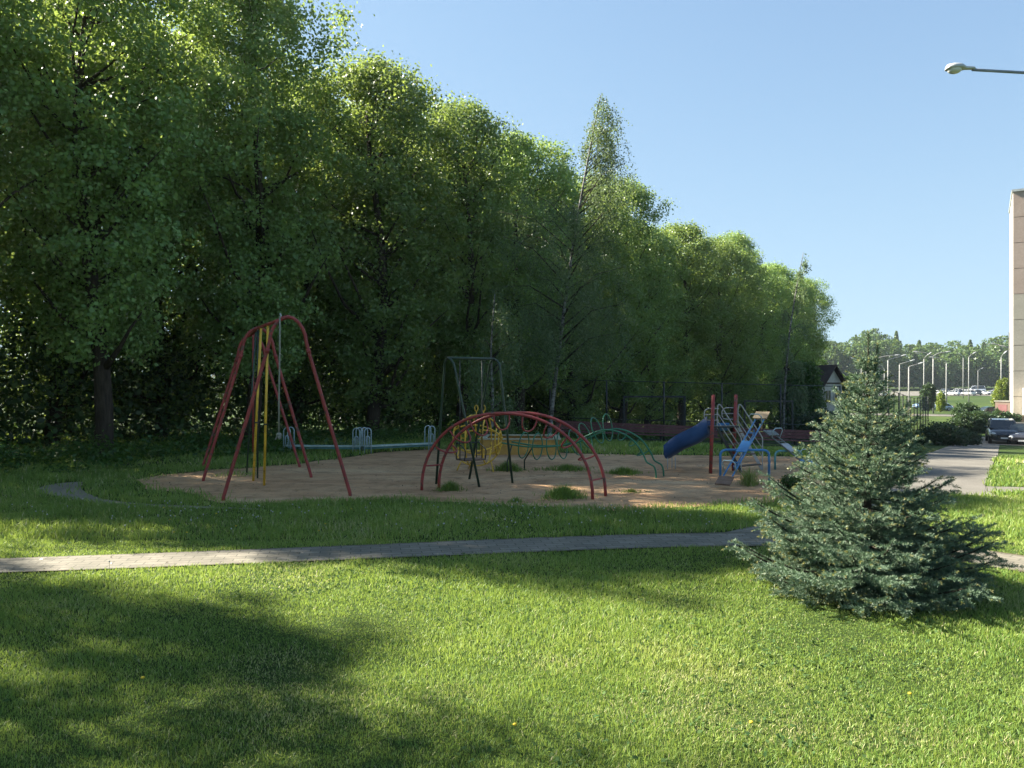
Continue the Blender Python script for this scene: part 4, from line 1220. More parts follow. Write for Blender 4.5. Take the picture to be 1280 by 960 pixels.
# ------------------------------------------------------------------ shed
paint('shed_wall', (0.42, 0.40, 0.35), (0.33, 0.31, 0.27), .9, 3); paint('shed_side_shaded', (0.10, 0.125, 0.13), None, .9, 3)  # side wall's blue-grey has its shade put into the colour; door reuses it
paint('roof_brown', (0.034, 0.022, 0.018), (0.05, 0.035, 0.028), .8, 4)
def glass_mat():
    m, nt, out = new_mat('dark_glass'); principled(nt, out, (0.015, 0.02, 0.022), .08, 0, .8)
glass_mat(); GLASS = MATS['dark_glass']
def shed():
    d = 55.0; g = Vector(((1040 - 640) / F * d, d, 0)); z = gz(g.x, g.y); g.z = z
    n = Vector((.90, -.44, 0)).normalized(); u = Vector((-n.y, n.x, 0))   # gable normal, along the gable
    n = Vector((.62, -.785, 0)).normalized(); u = Vector((.785, .62, 0)).normalized()
    Wd, L, E, A = 2.7, 3.4, 3.95, 5.15; bk = -n
    t = thing('shed', 'small gabled shed with pale end wall and brown roof beyond the fence', 'shed', g)
    def p(a, b, h): return g + u * a + bk * b + Vector((0, 0, h))
    mb = MB(); hw = Wd / 2
    vs = [p(-hw, 0, -.1), p(hw, 0, -.1), p(hw, 0, E), p(0, 0, A), p(-hw, 0, E)]; vb = [q + bk * L for q in vs]
    mb.add(vs + vb, [[0, 1, 2, 3, 4], [9, 8, 7, 6, 5]]); mb.f += [[0, 4, 9, 5], [1, 6, 7, 2]]; mb.m += [1, 1]; mb.sm += [False, False]; mb.build('wall', [MATS['shed_wall'], MATS['shed_side_shaded']], t)
    mb = MB()
    for sg in (-1, 1):
        e = p(sg * (hw + .28), -.35, E - .24); r = p(0, -.35, A + .03); th = Vector((0, 0, .1)); e2 = e + bk * (L + .7); r2 = r + bk * (L + .7)
        mb.add([e, r, r2, e2, e + th, r + th, r2 + th, e2 + th], [[0, 1, 2, 3], [4, 7, 6, 5], [0, 4, 5, 1], [3, 2, 6, 7], [0, 3, 7, 4]])
    mb.build('roof', MATS['roof_brown'], t)
    for a in (-.62, .62):
        mb = MB()
        for (c0, c1, h0, h1) in ((-.40, -.34, 2.5, 3.5), (.34, .40, 2.5, 3.5), (-.34, .34, 2.5, 2.56), (-.34, .34, 3.44, 3.5), (-.03, .03, 2.56, 3.44)):
            mb.obox(p(a + (c0 + c1) / 2, -.03, (h0 + h1) / 2), u * (c1 - c0) / 2, bk * .03, Vector((0, 0, (h1 - h0) / 2)))
        fr = mb.build('window', MATS['shed_wall'], t)
        mb = MB(); mb.obox(p(a, -.02, 3.0), u * .36, bk * .012, Vector((0, 0, .46))); mb.build('pane', GLASS, fr)
    mb = MB(); mb.obox(p(0, -.02, .95), u * .45, bk * .03, Vector((0, 0, 1.0))); dr = mb.build('door', MATS['shed_side_shaded'], t)
    mb = MB(); mb.ball(p(.33, -.07, .95), .04, 8, 5); mb.build('handle', GALV, dr)
    mb = MB(); mb.obox(p(0, -.012, E + .02), u * (hw - .01), bk * .02, Vector((0, 0, .05))); mb.build('trim_board', MATS['roof_brown'], t)
shed()

# ------------------------------------------------------------------ hedges and bushes at the right
HG = 'dark hedges and bushes by the parked cars'
def at(px, d): return onground(px, d)
bush('hedge', 'dark green hedge below the shed, behind the maroon bench', at(1030, 46), [(-1.2, 0, .8, 1.0, .8, .95), (0, .1, .85, 1.1, .8, .95), (1.2, 0, .7, .9, .8, .85), (-2.4, .1, .7, .9, .8, .8)], .16, 3000, DARKL, 21, 'hedge', HG)
bush('bush', 'large dark bush at the left side of the asphalt path', at(1178, 43), [(0, 0, .62, .92, .8, .70), (.75, -.3, .46, .6, .6, .5), (-.8, .2, .5, .7, .7, .6), (.25, .4, .72, .7, .7, .58)], .11, 4800, DARKL, 22, 'bush', HG)
bush('bush', 'low dark bush touching the right end of the large bush', at(1206, 47), [(0, 0, .45, .7, .6, .5), (.5, 0, .35, .5, .5, .42)], .11, 4800, DARKL, 23, 'bush', HG)
bush('hedge', 'clipped green hedge just beyond the black cars, its left block', at(1216, 66), [(-.6, 0, .8, 1.1, .9, .95), (.5, 0, .85, 1.1, .9, .95), (0, 0, .5, 1.6, 1, .7)], .16, 3600, DARKL, 24, 'hedge', HG)
bush('hedge', 'clipped green hedge beyond the black cars, its right block beside the building', at(1240, 72), [(-1.1, 0, .8, 1.2, 1, .85), (.6, 0, .8, 1.2, 1, .9), (1.7, .2, .7, 1, 1, .8)], .18, 3200, DARKL, 25, 'hedge', HG)
bush('bush', 'round dark bush standing above the clipped hedge', at(1206, 84), [(0, 0, 1.3, 1.2, 1.1, .95), (.8, 0, 1.1, .9, .9, .8), (0, 0, .6, 1.1, 1.0, .8)], .18, 3200, DARKL, 26, 'bush', HG)
bush('bush', 'small dark bush against the foot of the apartment building', at(1263, 79), [(0, 0, .5, .8, .7, .6)], .15, 3600, DARKL, 27, 'bush', HG)
def small_tree(label, loc, blobs, leaf, dens, mat, seed, th):
    t = thing('small_tree', label, 'tree', loc, 'small trees beyond the hedges')
    leaf_blob(blobs, leaf, dens, mat, 'crown', t, seed=seed)
    mb = MB(); L = Vector(loc); mb.tube([L - Vector((0, 0, .1)), L + Vector((.05, 0, th * .5)), L + Vector((0, 0, th))], [.10, .08, .04], 6)
    for k in range(5): mb.tube([L + Vector((0, 0, th * .5)), L + Vector((math.cos(k * 1.3) * .8, math.sin(k * 1.3) * .8, th * .95))], [.04, .015], 5)
    mb.build('trunk', BARK, t)
small_tree('bright yellow-green young tree left of the apartment building', at(1253, 122), [(0, 0, 3.0, 1.1, 1.1, 2.2), (-.5, 0, 2.0, 1.1, 1.0, 1.4), (.4, 0, 4.2, .7, .7, 1.3)], .24, 2200, BRIGHTL, 31, 3.6)
small_tree('small dark tree left of the double-armed lamp', at(1160, 112), [(0, 0, 2.6, 1.1, 1.1, 1.5), (.2, 0, 3.6, .8, .8, 1.0), (-.3, 0, 1.6, .9, .9, 1.0)], .24, 2200, DARKL, 32, 3)
small_tree('pale green sapling below the double-armed lamp', at(1176, 126), [(0, 0, 1.5, .8, .8, 1.3), (.1, 0, 2.6, .5, .5, .9)], .22, 1800, BRIGHTL, 33, 2.2)
small_tree('dark leafy young tree standing left of the pale gable of the shed', at(1014, 51), [(-.9, 0, 1.6, 1.0, 1.0, 1.6), (.1, 0, 2.2, .75, .9, 1.5), (-.5, 0, 3.6, 1.0, 1.0, 1.3), (-1.3, 0, 3.0, .9, .9, 1.5), (-.2, 0, 4.3, .8, .8, .9)], .16, 2600, BUSHL, 35, 3)
small_tree('sunlit green tree right of the shed roof', at(1060, 92), [(-1.6, 0, 3.0, 1.6, 1.5, 1.7), (0, 0, 3.6, 1.6, 1.5, 1.8), (-2.6, 0, 4.6, 1.4, 1.4, 1.4), (-3.8, .3, 5.8, 1.5, 1.4, 1.5)], .26, 1700, BUSHL, 34, 4)

# ------------------------------------------------------------------ apartment building
def panel_mat(name, a, b):
    m, nt, out = new_mat(name)
    n = noise(nt, .25, 5, .7); n2 = noise(nt, 5, 5, .7)
    c = ramp(nt, [(.3, a), (.7, b)], n); c = mix(nt, c, ramp(nt, [(.3, (.88, .88, .88)), (.7, (1.08, 1.08, 1.08))], n2), 1, 'MULTIPLY')
    principled(nt, out, c, .9, 0, .2, bump(nt, n2, .3, .01)); return m
panel_mat('pink_panel', (0.34, 0.25, 0.21), (0.43, 0.33, 0.28)); panel_mat('beige_panel', (0.34, 0.30, 0.25), (0.43, 0.38, 0.32)); panel_mat('pale_panel', (0.55, 0.53, 0.48), (0.66, 0.64, 0.58))
panel_mat('seam', (.16, .15, .14), (.2, .19, .18)); panel_mat('brown_render', (0.10, 0.07, 0.055), (0.15, 0.11, 0.085))
def apartment():
    d = 88.0; c = Vector(((1266.3 - 640) / F * d, d, 0)); c.z = gz(c.x, c.y)
    a = Vector((.522, .853, 0)).normalized(); fr = Vector((a.y, -a.x, 0))    # a: along the end wall, fr: along the front
    t = thing('apartment_building', 'tall pale panel apartment block cut off by the right edge', 'building', c)
    H = 27.0 - .8; D = 13.0; Lf = 42.0; st = H / 9
    def p(x, y, z): return c + fr * x + a * y + Vector((0, 0, z))
    nf = -a; ne = -fr
    core = MB(); core.obox(p(Lf / 2, D / 2, H / 2 - .25), fr * (Lf / 2 - .12), a * (D / 2 - .12), Vector((0, 0, H / 2 + .2))); core.build('wall', MATS['seam'], t)
    fp = [MB(), MB()]; ep = MB()
    bay = 3.2; nb = int(Lf / bay)
    wins = []
    for k in range(9):
        for i in range(nb):
            x0, x1 = i * bay + .03, (i + 1) * bay - .03; z0, z1 = k * st + .03, (k + 1) * st - .03
            m = fp[0] if k >= 5 else fp[1]
            if i == 0: m.obox(p((x0 + x1) / 2, .05, (z0 + z1) / 2), fr * (x1 - x0) / 2, a * .06, Vector((0, 0, (z1 - z0) / 2)))
            else:
                wz0, wz1 = z0 + .85, z0 + 2.25; wx0, wx1 = x0 + .75, x1 - .75
                for (xa, xb, za, zb) in ((x0, wx0, z0, z1), (wx1, x1, z0, z1), (wx0, wx1, z0, wz0), (wx0, wx1, wz1, z1)):
                    m.obox(p((xa + xb) / 2, .05, (za + zb) / 2), fr * (xb - xa) / 2, a * .06, Vector((0, 0, (zb - za) / 2)))
                wins.append((wx0, wx1, wz0, wz1))
        for j in range(4):
            y0, y1 = j * D / 4 + .015, (j + 1) * D / 4 - .015
            ep.obox(p(.05, (y0 + y1) / 2, (k + .5) * st), fr * .06, a * (y1 - y0) / 2 * (1 if j else 1), Vector((0, 0, st / 2 - .03)))
    fp[0].build('front_panels', MATS['pink_panel'], t); fp[1].build('front_panels', MATS['beige_panel'], t); ep.build('end_panels', MATS['pale_panel'], t)
    for (x0, x1, z0, z1) in wins[:72]:
        mb = MB(); cx, cz = (x0 + x1) / 2, (z0 + z1) / 2
        for (xa, xb, za, zb) in ((x0, x0 + .07, z0, z1), (x1 - .07, x1, z0, z1), (x0 + .07, x1 - .07, z0, z0 + .07), (x0 + .07, x1 - .07, z1 - .07, z1), (cx - .03, cx + .03, z0 + .07, z1 - .07)):
            mb.obox(p((xa + xb) / 2, .04, (za + zb) / 2), fr * (xb - xa) / 2, a * .03, Vector((0, 0, (zb - za) / 2)))
        w = mb.build('window', WHITEP, t)
        g = MB(); g.obox(p(cx, .075, cz), fr * (x1 - x0) / 2, a * .012, Vector((0, 0, (z1 - z0) / 2))); g.build('pane', GLASS, w)
    mb = MB(); mb.obox(p(Lf / 2, D / 2, H + .12), fr * (Lf / 2 + .15), a * (D / 2 + .15), Vector((0, 0, .12))); mb.build('roof_edge', GALV, t)
    mb = MB(); mb.obox(p(2.6, -1.1, 2.4), fr * 1.7, a * 1.02, Vector((0, 0, 1.5))); lg = mb.build('loggia', MATS['pale_panel'], t)
    g = MB()
    for k in range(3): g.obox(p(1.5 + k * 1.05, -2.13, 2.6), fr * .45, a * .02, Vector((0, 0, .85)))
    g.build('glazing', GALV, lg)
    mb = MB(); mb.obox(p(Lf / 2, D / 2, .25), fr * (Lf / 2 + .06), a * (D / 2 + .06), Vector((0, 0, .45))); mb.build('plinth', MATS['brown_render'], t)
    mb = MB(); q = p(-.08, D + .1, 0); mb.tube([q, q + Vector((0, 0, 11))], .07, 6); mb.build('downpipe', DARKP, t)
apartment()
def low_wall():
    g = onground(1244, 100); e = Vector(((1263 - 640) / F * 97, 97, 0)); e.z = gz(e.x, e.y)
    t = thing('garage', 'low flat brown garage beside the foot of the apartment building', 'garage', g)
    u = (e - g); u.z = 0; L = u.length; u.normalize(); v = Vector((-u.y, u.x, 0)); h = 2.2
    mb = MB(); mb.obox(g + u * L / 2 + v * 1.5 + Vector((0, 0, h / 2 - .1)), u * L / 2, v * 1.5, Vector((0, 0, h / 2))); mb.build('wall', MATS['brown_render'], t)
    mb = MB(); mb.obox(g + u * L / 2 + v * 1.5 + Vector((0, 0, h + .02)), u * (L / 2 + .1), v * 1.6, Vector((0, 0, .08))); mb.build('roof', ASPH, t)
    mb = MB(); mb.obox(g + u * L * .5 - v * .02 + Vector((0, 0, .9)), u * L * .3, v * .03, Vector((0, 0, .9))); mb.build('door', MAROON, t)
low_wall()

# ------------------------------------------------------------------ street lamps
def lamp(label, px, top, side, d=None, kind='curve', reach=None, name='street_lamp', gp='street lamps along the far road'):
    """side: -1 / +1 arm direction in the photo, 0 both"""
    if d is None: d = 4.7 * F / (480 - top)
    b = onground(px, d); H = CAMH + (480 - top) / F * d - b.z
    t = thing(name, label, 'lamp post', b, gp)
    reach = reach or 1.9
    mb = MB(); pole_top = b + Vector((0, 0, H - (1.0 if kind == 'curve' else .25)))
    mb.tube([b - Vector((0, 0, .1)), b + Vector((0, 0, H * .5)), pole_top], [.13, .11, .085], 8); mb.build('pole', CONC, t)
    for sg in ((-1, 1) if side == 0 else (side,)):
        mb = MB(); v = Vector((sg, .12, 0)).normalized()
        if kind == 'curve': pts = catmull([pole_top, pole_top + v * .15 + Vector((0, 0, .45)), pole_top + v * reach * .5 + Vector((0, 0, .85)), pole_top + v * reach + Vector((0, 0, 1.0))], 5)
        elif kind == 'y': pts = [pole_top, pole_top + v * reach * .5 + Vector((0, 0, .5)), pole_top + v * reach + Vector((0, 0, .75))]
        else: pts = [pole_top, pole_top + Vector((0, 0, .12)) + v * .08, pole_top + v * reach + Vector((0, 0, .12 + reach * .26))]
        mb.tube(pts, [.06] * len(pts), 6); mb.build('arm', CONC, t)
        e = pts[-1]; dr = (pts[-1] - pts[-2]).normalized(); hd = MB()
        up = Vector((0, 0, 1)); sdv = dr.cross(up).normalized(); u2 = sdv.cross(dr)
        secs = []
        for q, w, h in ((-.1, .05, .05), (.1, .16, .09), (.4, .19, .11), (.7, .15, .08), (.85, .04, .03)):
            secs.append([e + dr * q + sdv * w * math.cos(2 * PI * k / 8) + u2 * h * math.sin(2 * PI * k / 8) for k in range(8)])
        hd.grid(secs, closed=True); hd.add(secs[0], [list(range(8))]); hd.add(secs[-1], [list(range(8))])
        hd.build('lamp_head', GALV, t)
    return t
lamp('tall lamp post with two long curved arms behind the parked blue car', 1166.5, 440, 0, 118, reach=2.1)
lamp('single lamp post curving left, standing on the lit field', 1183, 447, -1, 132, reach=1.9)
lamp('short-armed double lamp post between the fence and the tall double lamp', 1155, 447, 0, 138, 'y', .75)
lamp('lamp post with its head bent left in front of the far parking lot', 1204, 446, -1, 205, 'y', .5)
lamp('lamp post with its arm bent right in front of the far parking lot', 1211, 445, 1, 165, 'y', .95)
lamp('small distant lamp post above the white van', 1222.5, 462.5, 1, 270, 'y', 1.3)
lamp('lamp post above the bright yellow-green tree', 1251.5, 445, 1, 150, 'y', .6)
lamp('lamp post at the left edge of the building with its arm pointing left', 1262, 433.5, -1, 113, 'bent', 1.7)
lamp('rightmost of the three bent lamp posts above the receding fence', 1136, 457, 1, 112, 'bent', 1.5)
lamp('middle one of the three bent lamp posts above the receding fence', 1124.5, 454, 1, 122, 'bent', 1.8)
lamp('leftmost of the three bent lamp posts above the receding fence', 1110, 448.5, 1, 118, 'bent', 2.2)
lamp('lamp post half hidden by the spruce top with a long arm reaching right', 1094, 444, 1, 118, 'curve', 3.2)
lamp('curved lamp post just right of the spruce leaders', 1105.5, 456, -1, 150, 'curve', 1.2)
lamp('double lamp post left of the spruce top', 1076.7, 452, 0, 160, 'y', 1.3)
lamp('curved single lamp post between the double lamp and the spruce top', 1082.6, 457.5, -1, 150, 'curve', 1.2)

def near_lamp():
    e = W(1200, 86, 10.6); b = Vector((8.25, 10.75, 0))
    t = thing('street_lamp', 'near street lamp reaching into the upper right corner, head on a long arm', 'lamp post', b)
    a2 = W(1300, 92, 10.7); mb = MB()
    mb.tube([b - Vector((0, 0, .1)), b + Vector((0, 0, 3)), b + Vector((0, 0, 5.55))], [.085, .075, .055], 10); mb.build('pole', CONC, t)
    mb = MB(); mb.tube(catmull([b + Vector((0, 0, 5.5)), b + Vector((-.12, -.02, 5.85)), a2 + Vector((.25, 0, -.02)), a2, e + Vector((.17, 0, -.012))], 6), .021, 8); mb.build('arm', MATS['bluish_steel'], t)
    hd = MB(); secs = []
    for q, w, h in ((-.19, .02, .02), (-.17, .075, .06), (-.10, .095, .075), (.0, .095, .07), (.05, .06, .05), (.07, .035, .04), (.17, .032, .036), (.20, .025, .028)):
        secs.append([e + Vector((q, w * math.cos(2 * PI * k / 12), h * (1.0 if math.sin(2 * PI * k / 12) > 0 else .25) * math.sin(2 * PI * k / 12))) for k in range(12)])
    hd.grid(secs, closed=True); hd.add(secs[0], [list(range(12))]); hd.add(secs[-1], [list(range(12))]); h = hd.build('lamp_head', GALV, t)
    df = MB(); df.ball(e + Vector((-.075, 0, -.012)), .09, 12, 8, (1.05, .9, .62)); df.build('diffuser', MATS['milky_glass'], h)
paint('bluish_steel', (0.22, 0.24, 0.30), None, .4)
def milky():
    m, nt, out = new_mat('milky_glass'); principled(nt, out, (0.62, 0.64, 0.62), .2, 0, .6)
milky(); near_lamp()

# ------------------------------------------------------------------ cars
def carpaint():
    m, nt, out = new_mat('car_paint')
    oi = nt.nodes.new('ShaderNodeObjectInfo'); p = principled(nt, out, oi.outputs['Color'], .25, 0, .6); p.inputs['Coat Weight'].default_value = .6
    return m
CARP = carpaint(); TYRE = paint('tyre_rubber', (0.015, 0.015, 0.015), None, .9); RIMM = paint('wheel_rim', (0.35, 0.35, 0.36), None, .35)
def lampmat(n, c):
    m, nt, out = new_mat(n); principled(nt, out, c, .1, 0, .8); return m
HLIGHT = lampmat('headlight_glass', (.55, .57, .58)); TLIGHT = lampmat('taillight_red', (.25, .01, .01)); PLATE = lampmat('white_plate', (.6, .6, .58)); BLACKP = paint('black_trim', (.012, .012, .013), None, .5)
CARSHAPES = {
 # stations along length (front = +x): x, half width, sill z, belt z ; greenhouse: x, half width, roof z
 'sedan': dict(L=4.5, W=.88, body=[(2.25, .62, .32, .55), (2.12, .78, .22, .70), (1.5, .86, .20, .80), (.9, .88, .20, .90), (0, .88, .20, .93), (-1.2, .88, .20, .95), (-1.9, .85, .22, .93), (-2.2, .76, .26, .85), (-2.28, .62, .38, .66)], gh=[(1.0, .90), (.25, 1.38), (-.35, 1.44), (-1.0, 1.38), (-1.75, .95)]),
 'suv': dict(L=4.5, W=.91, body=[(2.2, .66, .36, .66), (2.08, .82, .26, .86), (1.4, .90, .24, .98), (.9, .91, .24, 1.06), (0, .91, .24, 1.08), (-1.2, .91, .24, 1.10), (-1.95, .88, .26, 1.08), (-2.15, .80, .30, 1.0), (-2.22, .68, .42, .8)], gh=[(1.0, 1.04), (.40, 1.58), (-.4, 1.66), (-1.55, 1.60), (-2.05, 1.08)]),
 'van': dict(L=5.2, W=.98, body=[(2.6, .75, .4, .9), (2.45, .92, .3, 1.15), (1.9, .98, .28, 1.30), (1.2, .98, .28, 1.35), (0, .98, .28, 1.35), (-1.6, .98, .28, 1.35), (-2.4, .97, .3, 1.35), (-2.55, .95, .32, 1.33), (-2.6, .93, .4, 1.3)], gh=[(1.95, 1.28), (1.35, 2.15), (.4, 2.3), (-2.2, 2.3), (-2.5, 1.34)]),
}
def car_bodies(kind):
    S = CARSHAPES[kind]; body = MB(); rows = []
    for (x, w, z0, z1) in S['body']:
        sec = []
        for k in range(16):
            th = 2 * PI * k / 16; cy = math.copysign(abs(math.cos(th)) ** .42, math.cos(th)); cz = math.copysign(abs(math.sin(th)) ** .42, math.sin(th))
            sec.append(Vector((x, cy * w * (1 if cz < .3 else 1 - .06 * cz), (z0 + z1) / 2 + cz * (z1 - z0) / 2)))
        rows.append(sec)
    body.grid(rows, smooth=True, closed=True); body.add(rows[0], [list(range(16))]); body.add(rows[-1], [list(range(16))])
    # greenhouse: roof skin and glass
    gh = S['gh']; W_ = S['W']; glass = MB(); roof = MB(); z_b = gh[0][1] - .04
    wb, wt = W_ * .93, W_ * .70
    def hw(z, zt=gh[2][1]): return wb + (wt - wb) * (z - z_b) / (zt - z_b)
    prof = gh
    L_, R_ = [], []
    for (x, z) in prof: L_.append(Vector((x, -hw(z), z))); R_.append(Vector((x, hw(z), z)))
    Lb = [Vector((prof[0][0], -wb, z_b)), Vector((prof[-1][0], -wb, z_b))]; Rb = [Vector((prof[0][0], wb, z_b)), Vector((prof[-1][0], wb, z_b))]
    roof.add(L_[1:4] + R_[1:4], [[0, 1, 4, 3], [1, 2, 5, 4]], smooth=True)
    ws = [L_[0], L_[1], R_[1], R_[0]]; rw = [L_[3], L_[4], R_[4], R_[3]]
    th = Vector((0, 0, .03)); roof.add([v + th * .6 for v in L_[1:4] + R_[1:4]], [[0, 1, 4, 3], [1, 2, 5, 4]], smooth=True)
    for (i, sgn) in ((0, 1), (3, -1)):   # pillars
        for side in (L_, R_): roof.tube([side[i], side[i + 1]], .035, 6)
    for side, n in ((L_, -1), (R_, 1)):
        roof.tube([side[1], side[2], side[3]], .035, 6); m0 = side[2]; roof.tube([m0, Vector((m0.x - .05, n * wb, z_b))], .03, 6)
    return body, roof, ws, rw, (L_, Lb), (R_, Rb)
def car(kind, label, loc, rz, col, group='parked cars', name='parked_car'):
    S = CARSHAPES[kind]; t = thing(name, label, 'car', (0, 0, 0), group)
    body, roof, ws, rw, (L_, Lb), (R_, Rb) = car_bodies(kind)
    def fin(mb, nm, mat, par=t): o = mb.build(nm, mat, par); o.color = (*col, 1); return o
    fin(body, 'body', CARP); fin(roof, 'roof', CARP)
    mb = MB(); mb.add(ws, [[0, 1, 2, 3]]); fin(mb, 'windscreen', GLASS)
    mb = MB(); mb.add(rw, [[0, 1, 2, 3]]); fin(mb, 'rear_window', GLASS)
    for side, b in ((L_, Lb), (R_, Rb)):
        mb = MB(); mb.add([b[0]] + side + [b[1]], [list(range(7))]); fin(mb, 'side_window', GLASS)
    xw = S['L'] * .30; rr = .31
    for x in (xw, -xw):
        for sg in (-1, 1):
            c = Vector((x, sg * (S['W'] - .08), rr)); mb = MB()
            prof = [(-.10, .22), (-.10, .29), (-.06, .31), (.06, .31), (.10, .29), (.10, .22)]
            rows = [[c + Vector((r_ * math.cos(2 * PI * k / 18), o_, r_ * math.sin(2 * PI * k / 18))) for k in range(18)] for o_, r_ in prof]
            mb.grid(rows, closed=True); w = fin(mb, 'wheel', TYRE)
            rm = MB(); rows = [[c + Vector((r_ * math.cos(2 * PI * k / 18), o_ * sg, r_ * math.sin(2 * PI * k / 18))) for k in range(18)] for o_, r_ in ((.08, .225), (.085, .19), (.06, .17), (.065, .05), (.09, .04), (.09, .001))]
            rm.grid(rows, closed=True); fin(rm, 'rim', RIMM, w)
    fx = S['body'][1][0]; zb = S['body'][1][3]; wv = S['body'][1][1]
    for sg in (-1, 1):
        mb = MB(); mb.ball((fx + .02, sg * (wv - .14), zb - .13), .13, 10, 6, (.75, 1.25, .55)); fin(mb, 'headlight', HLIGHT)
        mb = MB(); rx = S['body'][-2][0]; mb.ball((rx - .0, sg * (S['body'][-2][1] - .1), S['body'][-2][3] - .13), .12, 10, 6, (.6, 1.1, .7)); fin(mb, 'taillight', TLIGHT)
        mb = MB(); mb.ball((S['gh'][0][0] - .15, sg * (S['W'] + .08), S['gh'][0][1] + .06), .1, 8, 5, (.6, 1, .7)); fin(mb, 'mirror', CARP)
    x0 = S['body'][0][0]; mb = MB(); mb.box((x0 + .0, -.45, S['body'][0][3] - .15), (x0 + .03, .45, S['body'][0][3] - .02)); fin(mb, 'grille', BLACKP)
    mb = MB(); mb.box((x0 + .005, -.5, S['body'][0][2] - .02), (x0 + .02, .5, S['body'][0][2] + .05)); fin(mb, 'lower_intake', BLACKP)
    mb = MB(); mb.box((x0 + .02, -.26, S['body'][0][3] - .27), (x0 + .035, .26, S['body'][0][3] - .165)); fin(mb, 'number_plate', PLATE)
    t.location = loc; t.rotation_euler = (0, 0, rz); t['_o'] = tuple(loc)
    return t
def face(ang): return math.radians(ang)
car('suv', 'black hatchback parked facing the viewer at the end of the path', onground(1253, 54) + Vector((0, 0, .02)), face(-118), (0.012, 0.013, 0.016))
car('sedan', 'dark grey sedan parked beside the black hatchback at the right edge', onground(1279, 53) + Vector((0, 0, .02)), face(-124), (0.030, 0.030, 0.036))
car('sedan', 'pale blue sedan parked side-on beyond the large bush', onground(1173, 132) + Vector((0, 0, .04)), face(178), (0.34, 0.42, 0.52))
car('suv', 'pale blue hatchback parked just left of the pale blue sedan', onground(1158, 139) + Vector((0, 0, .04)), face(182), (0.22, 0.34, 0.55))
car('sedan', 'dark green car whose roof shows over the clipped hedge', onground(1234, 101) + Vector((0, 0, .02)), face(175), (0.02, 0.06, 0.055))
def small_car_mesh(kind):
    body, roof, ws, rw, (L_, Lb), (R_, Rb) = car_bodies(kind)
    mb = MB()
    def merge(o, mi):
        mb.add(o.v, o.f, mi, True)
    merge(body, 0); merge(roof, 0)
    for g in (ws, rw): mb.add(g, [[0, 1, 2, 3]], 1)
    for side, b in ((L_, Lb), (R_, Rb)): mb.add([b[0]] + side + [b[1]], [list(range(7))], 1)
    S = CARSHAPES[kind]
    for x in (S['L'] * .3, -S['L'] * .3):
        for sg in (-1, 1): mb.tube([(x, sg * (S['W'] - .16), .31), (x, sg * (S['W'] + .01), .31)], .31, 14, mi=2)
    return mb
SMALL = {}
far = [  # px, depth, kind, colour, heading, label
 (1174, 245, 'sedan', (.62, .62, .62), 80, 'white sedan left of the packed rows in the far lot'),
 (1180, 262, 'suv', (.06, .06, .07), 95, 'dark hatchback right of the lone white sedan in the far lot'),
 (1187, 243, 'sedan', (.03, .03, .035), 100, 'black sedan at the left front of the far lot'),
 (1191, 236, 'sedan', (.66, .66, .66), 110, 'white sedan at the front of the far lot beside the black sedan'),
 (1196, 259, 'suv', (.7, .7, .7), 96, 'white hatchback in the second row of the far lot'),
 (1199, 239, 'sedan', (.05, .05, .06), 180, 'dark sedan side-on in front of the lamp with its head bent left'),
 (1206, 262, 'sedan', (.68, .68, .68), 92, 'white sedan behind the lamp with its arm bent right'),
 (1210, 235, 'suv', (.66, .66, .64), 100, 'white estate in the middle of the front row of the far lot'),
 (1214, 255, 'sedan', (.18, .03, .03), 88, 'dark red sedan in the middle of the far lot'),
 (1219, 237, 'suv', (.10, .11, .11), 90, 'grey hatchback at the right of the front row'),
 (1226, 246, 'sedan', (.45, .47, .5), 100, 'silver sedan right of the van in the far lot'),
 (1240, 240, 'sedan', (.7, .7, .7), 178, 'white sedan side-on near the bright yellow-green tree'),
 (1221, 276, 'van', (.55, .60, .66), 160, 'tall white van at the back of the far lot'),
 (1246, 258, 'suv', (.3, .3, .32), 96, 'grey car half hidden by the bright yellow-green tree'),
 (1057, 230, 'sedan', (.68, .68, .68), 90, 'white car seen between the shed and the spruce'),
 (1066, 236, 'suv', (.6, .6, .6), 95, 'pale hatchback close to the left of the spruce top'),
 (1100, 232, 'sedan', (.5, .5, .52), 95, 'silver car glimpsed through the receding fence'),
]
for px, d, k, colr, ang, lab in far:
    b = onground(px, d) + Vector((0, 0, .07))
    if k not in SMALL:
        o = small_car_mesh(k).build('parked_car', [CARP, GLASS, TYRE]); SMALL[k] = o
    else: o = SMALL[k].copy(); COL.objects.link(o)
    o.location = b; o.rotation_euler = (0, 0, face(ang)); o.color = (*colr, 1)
    tag(o, lab, 'car', 'cars in the far parking lot')

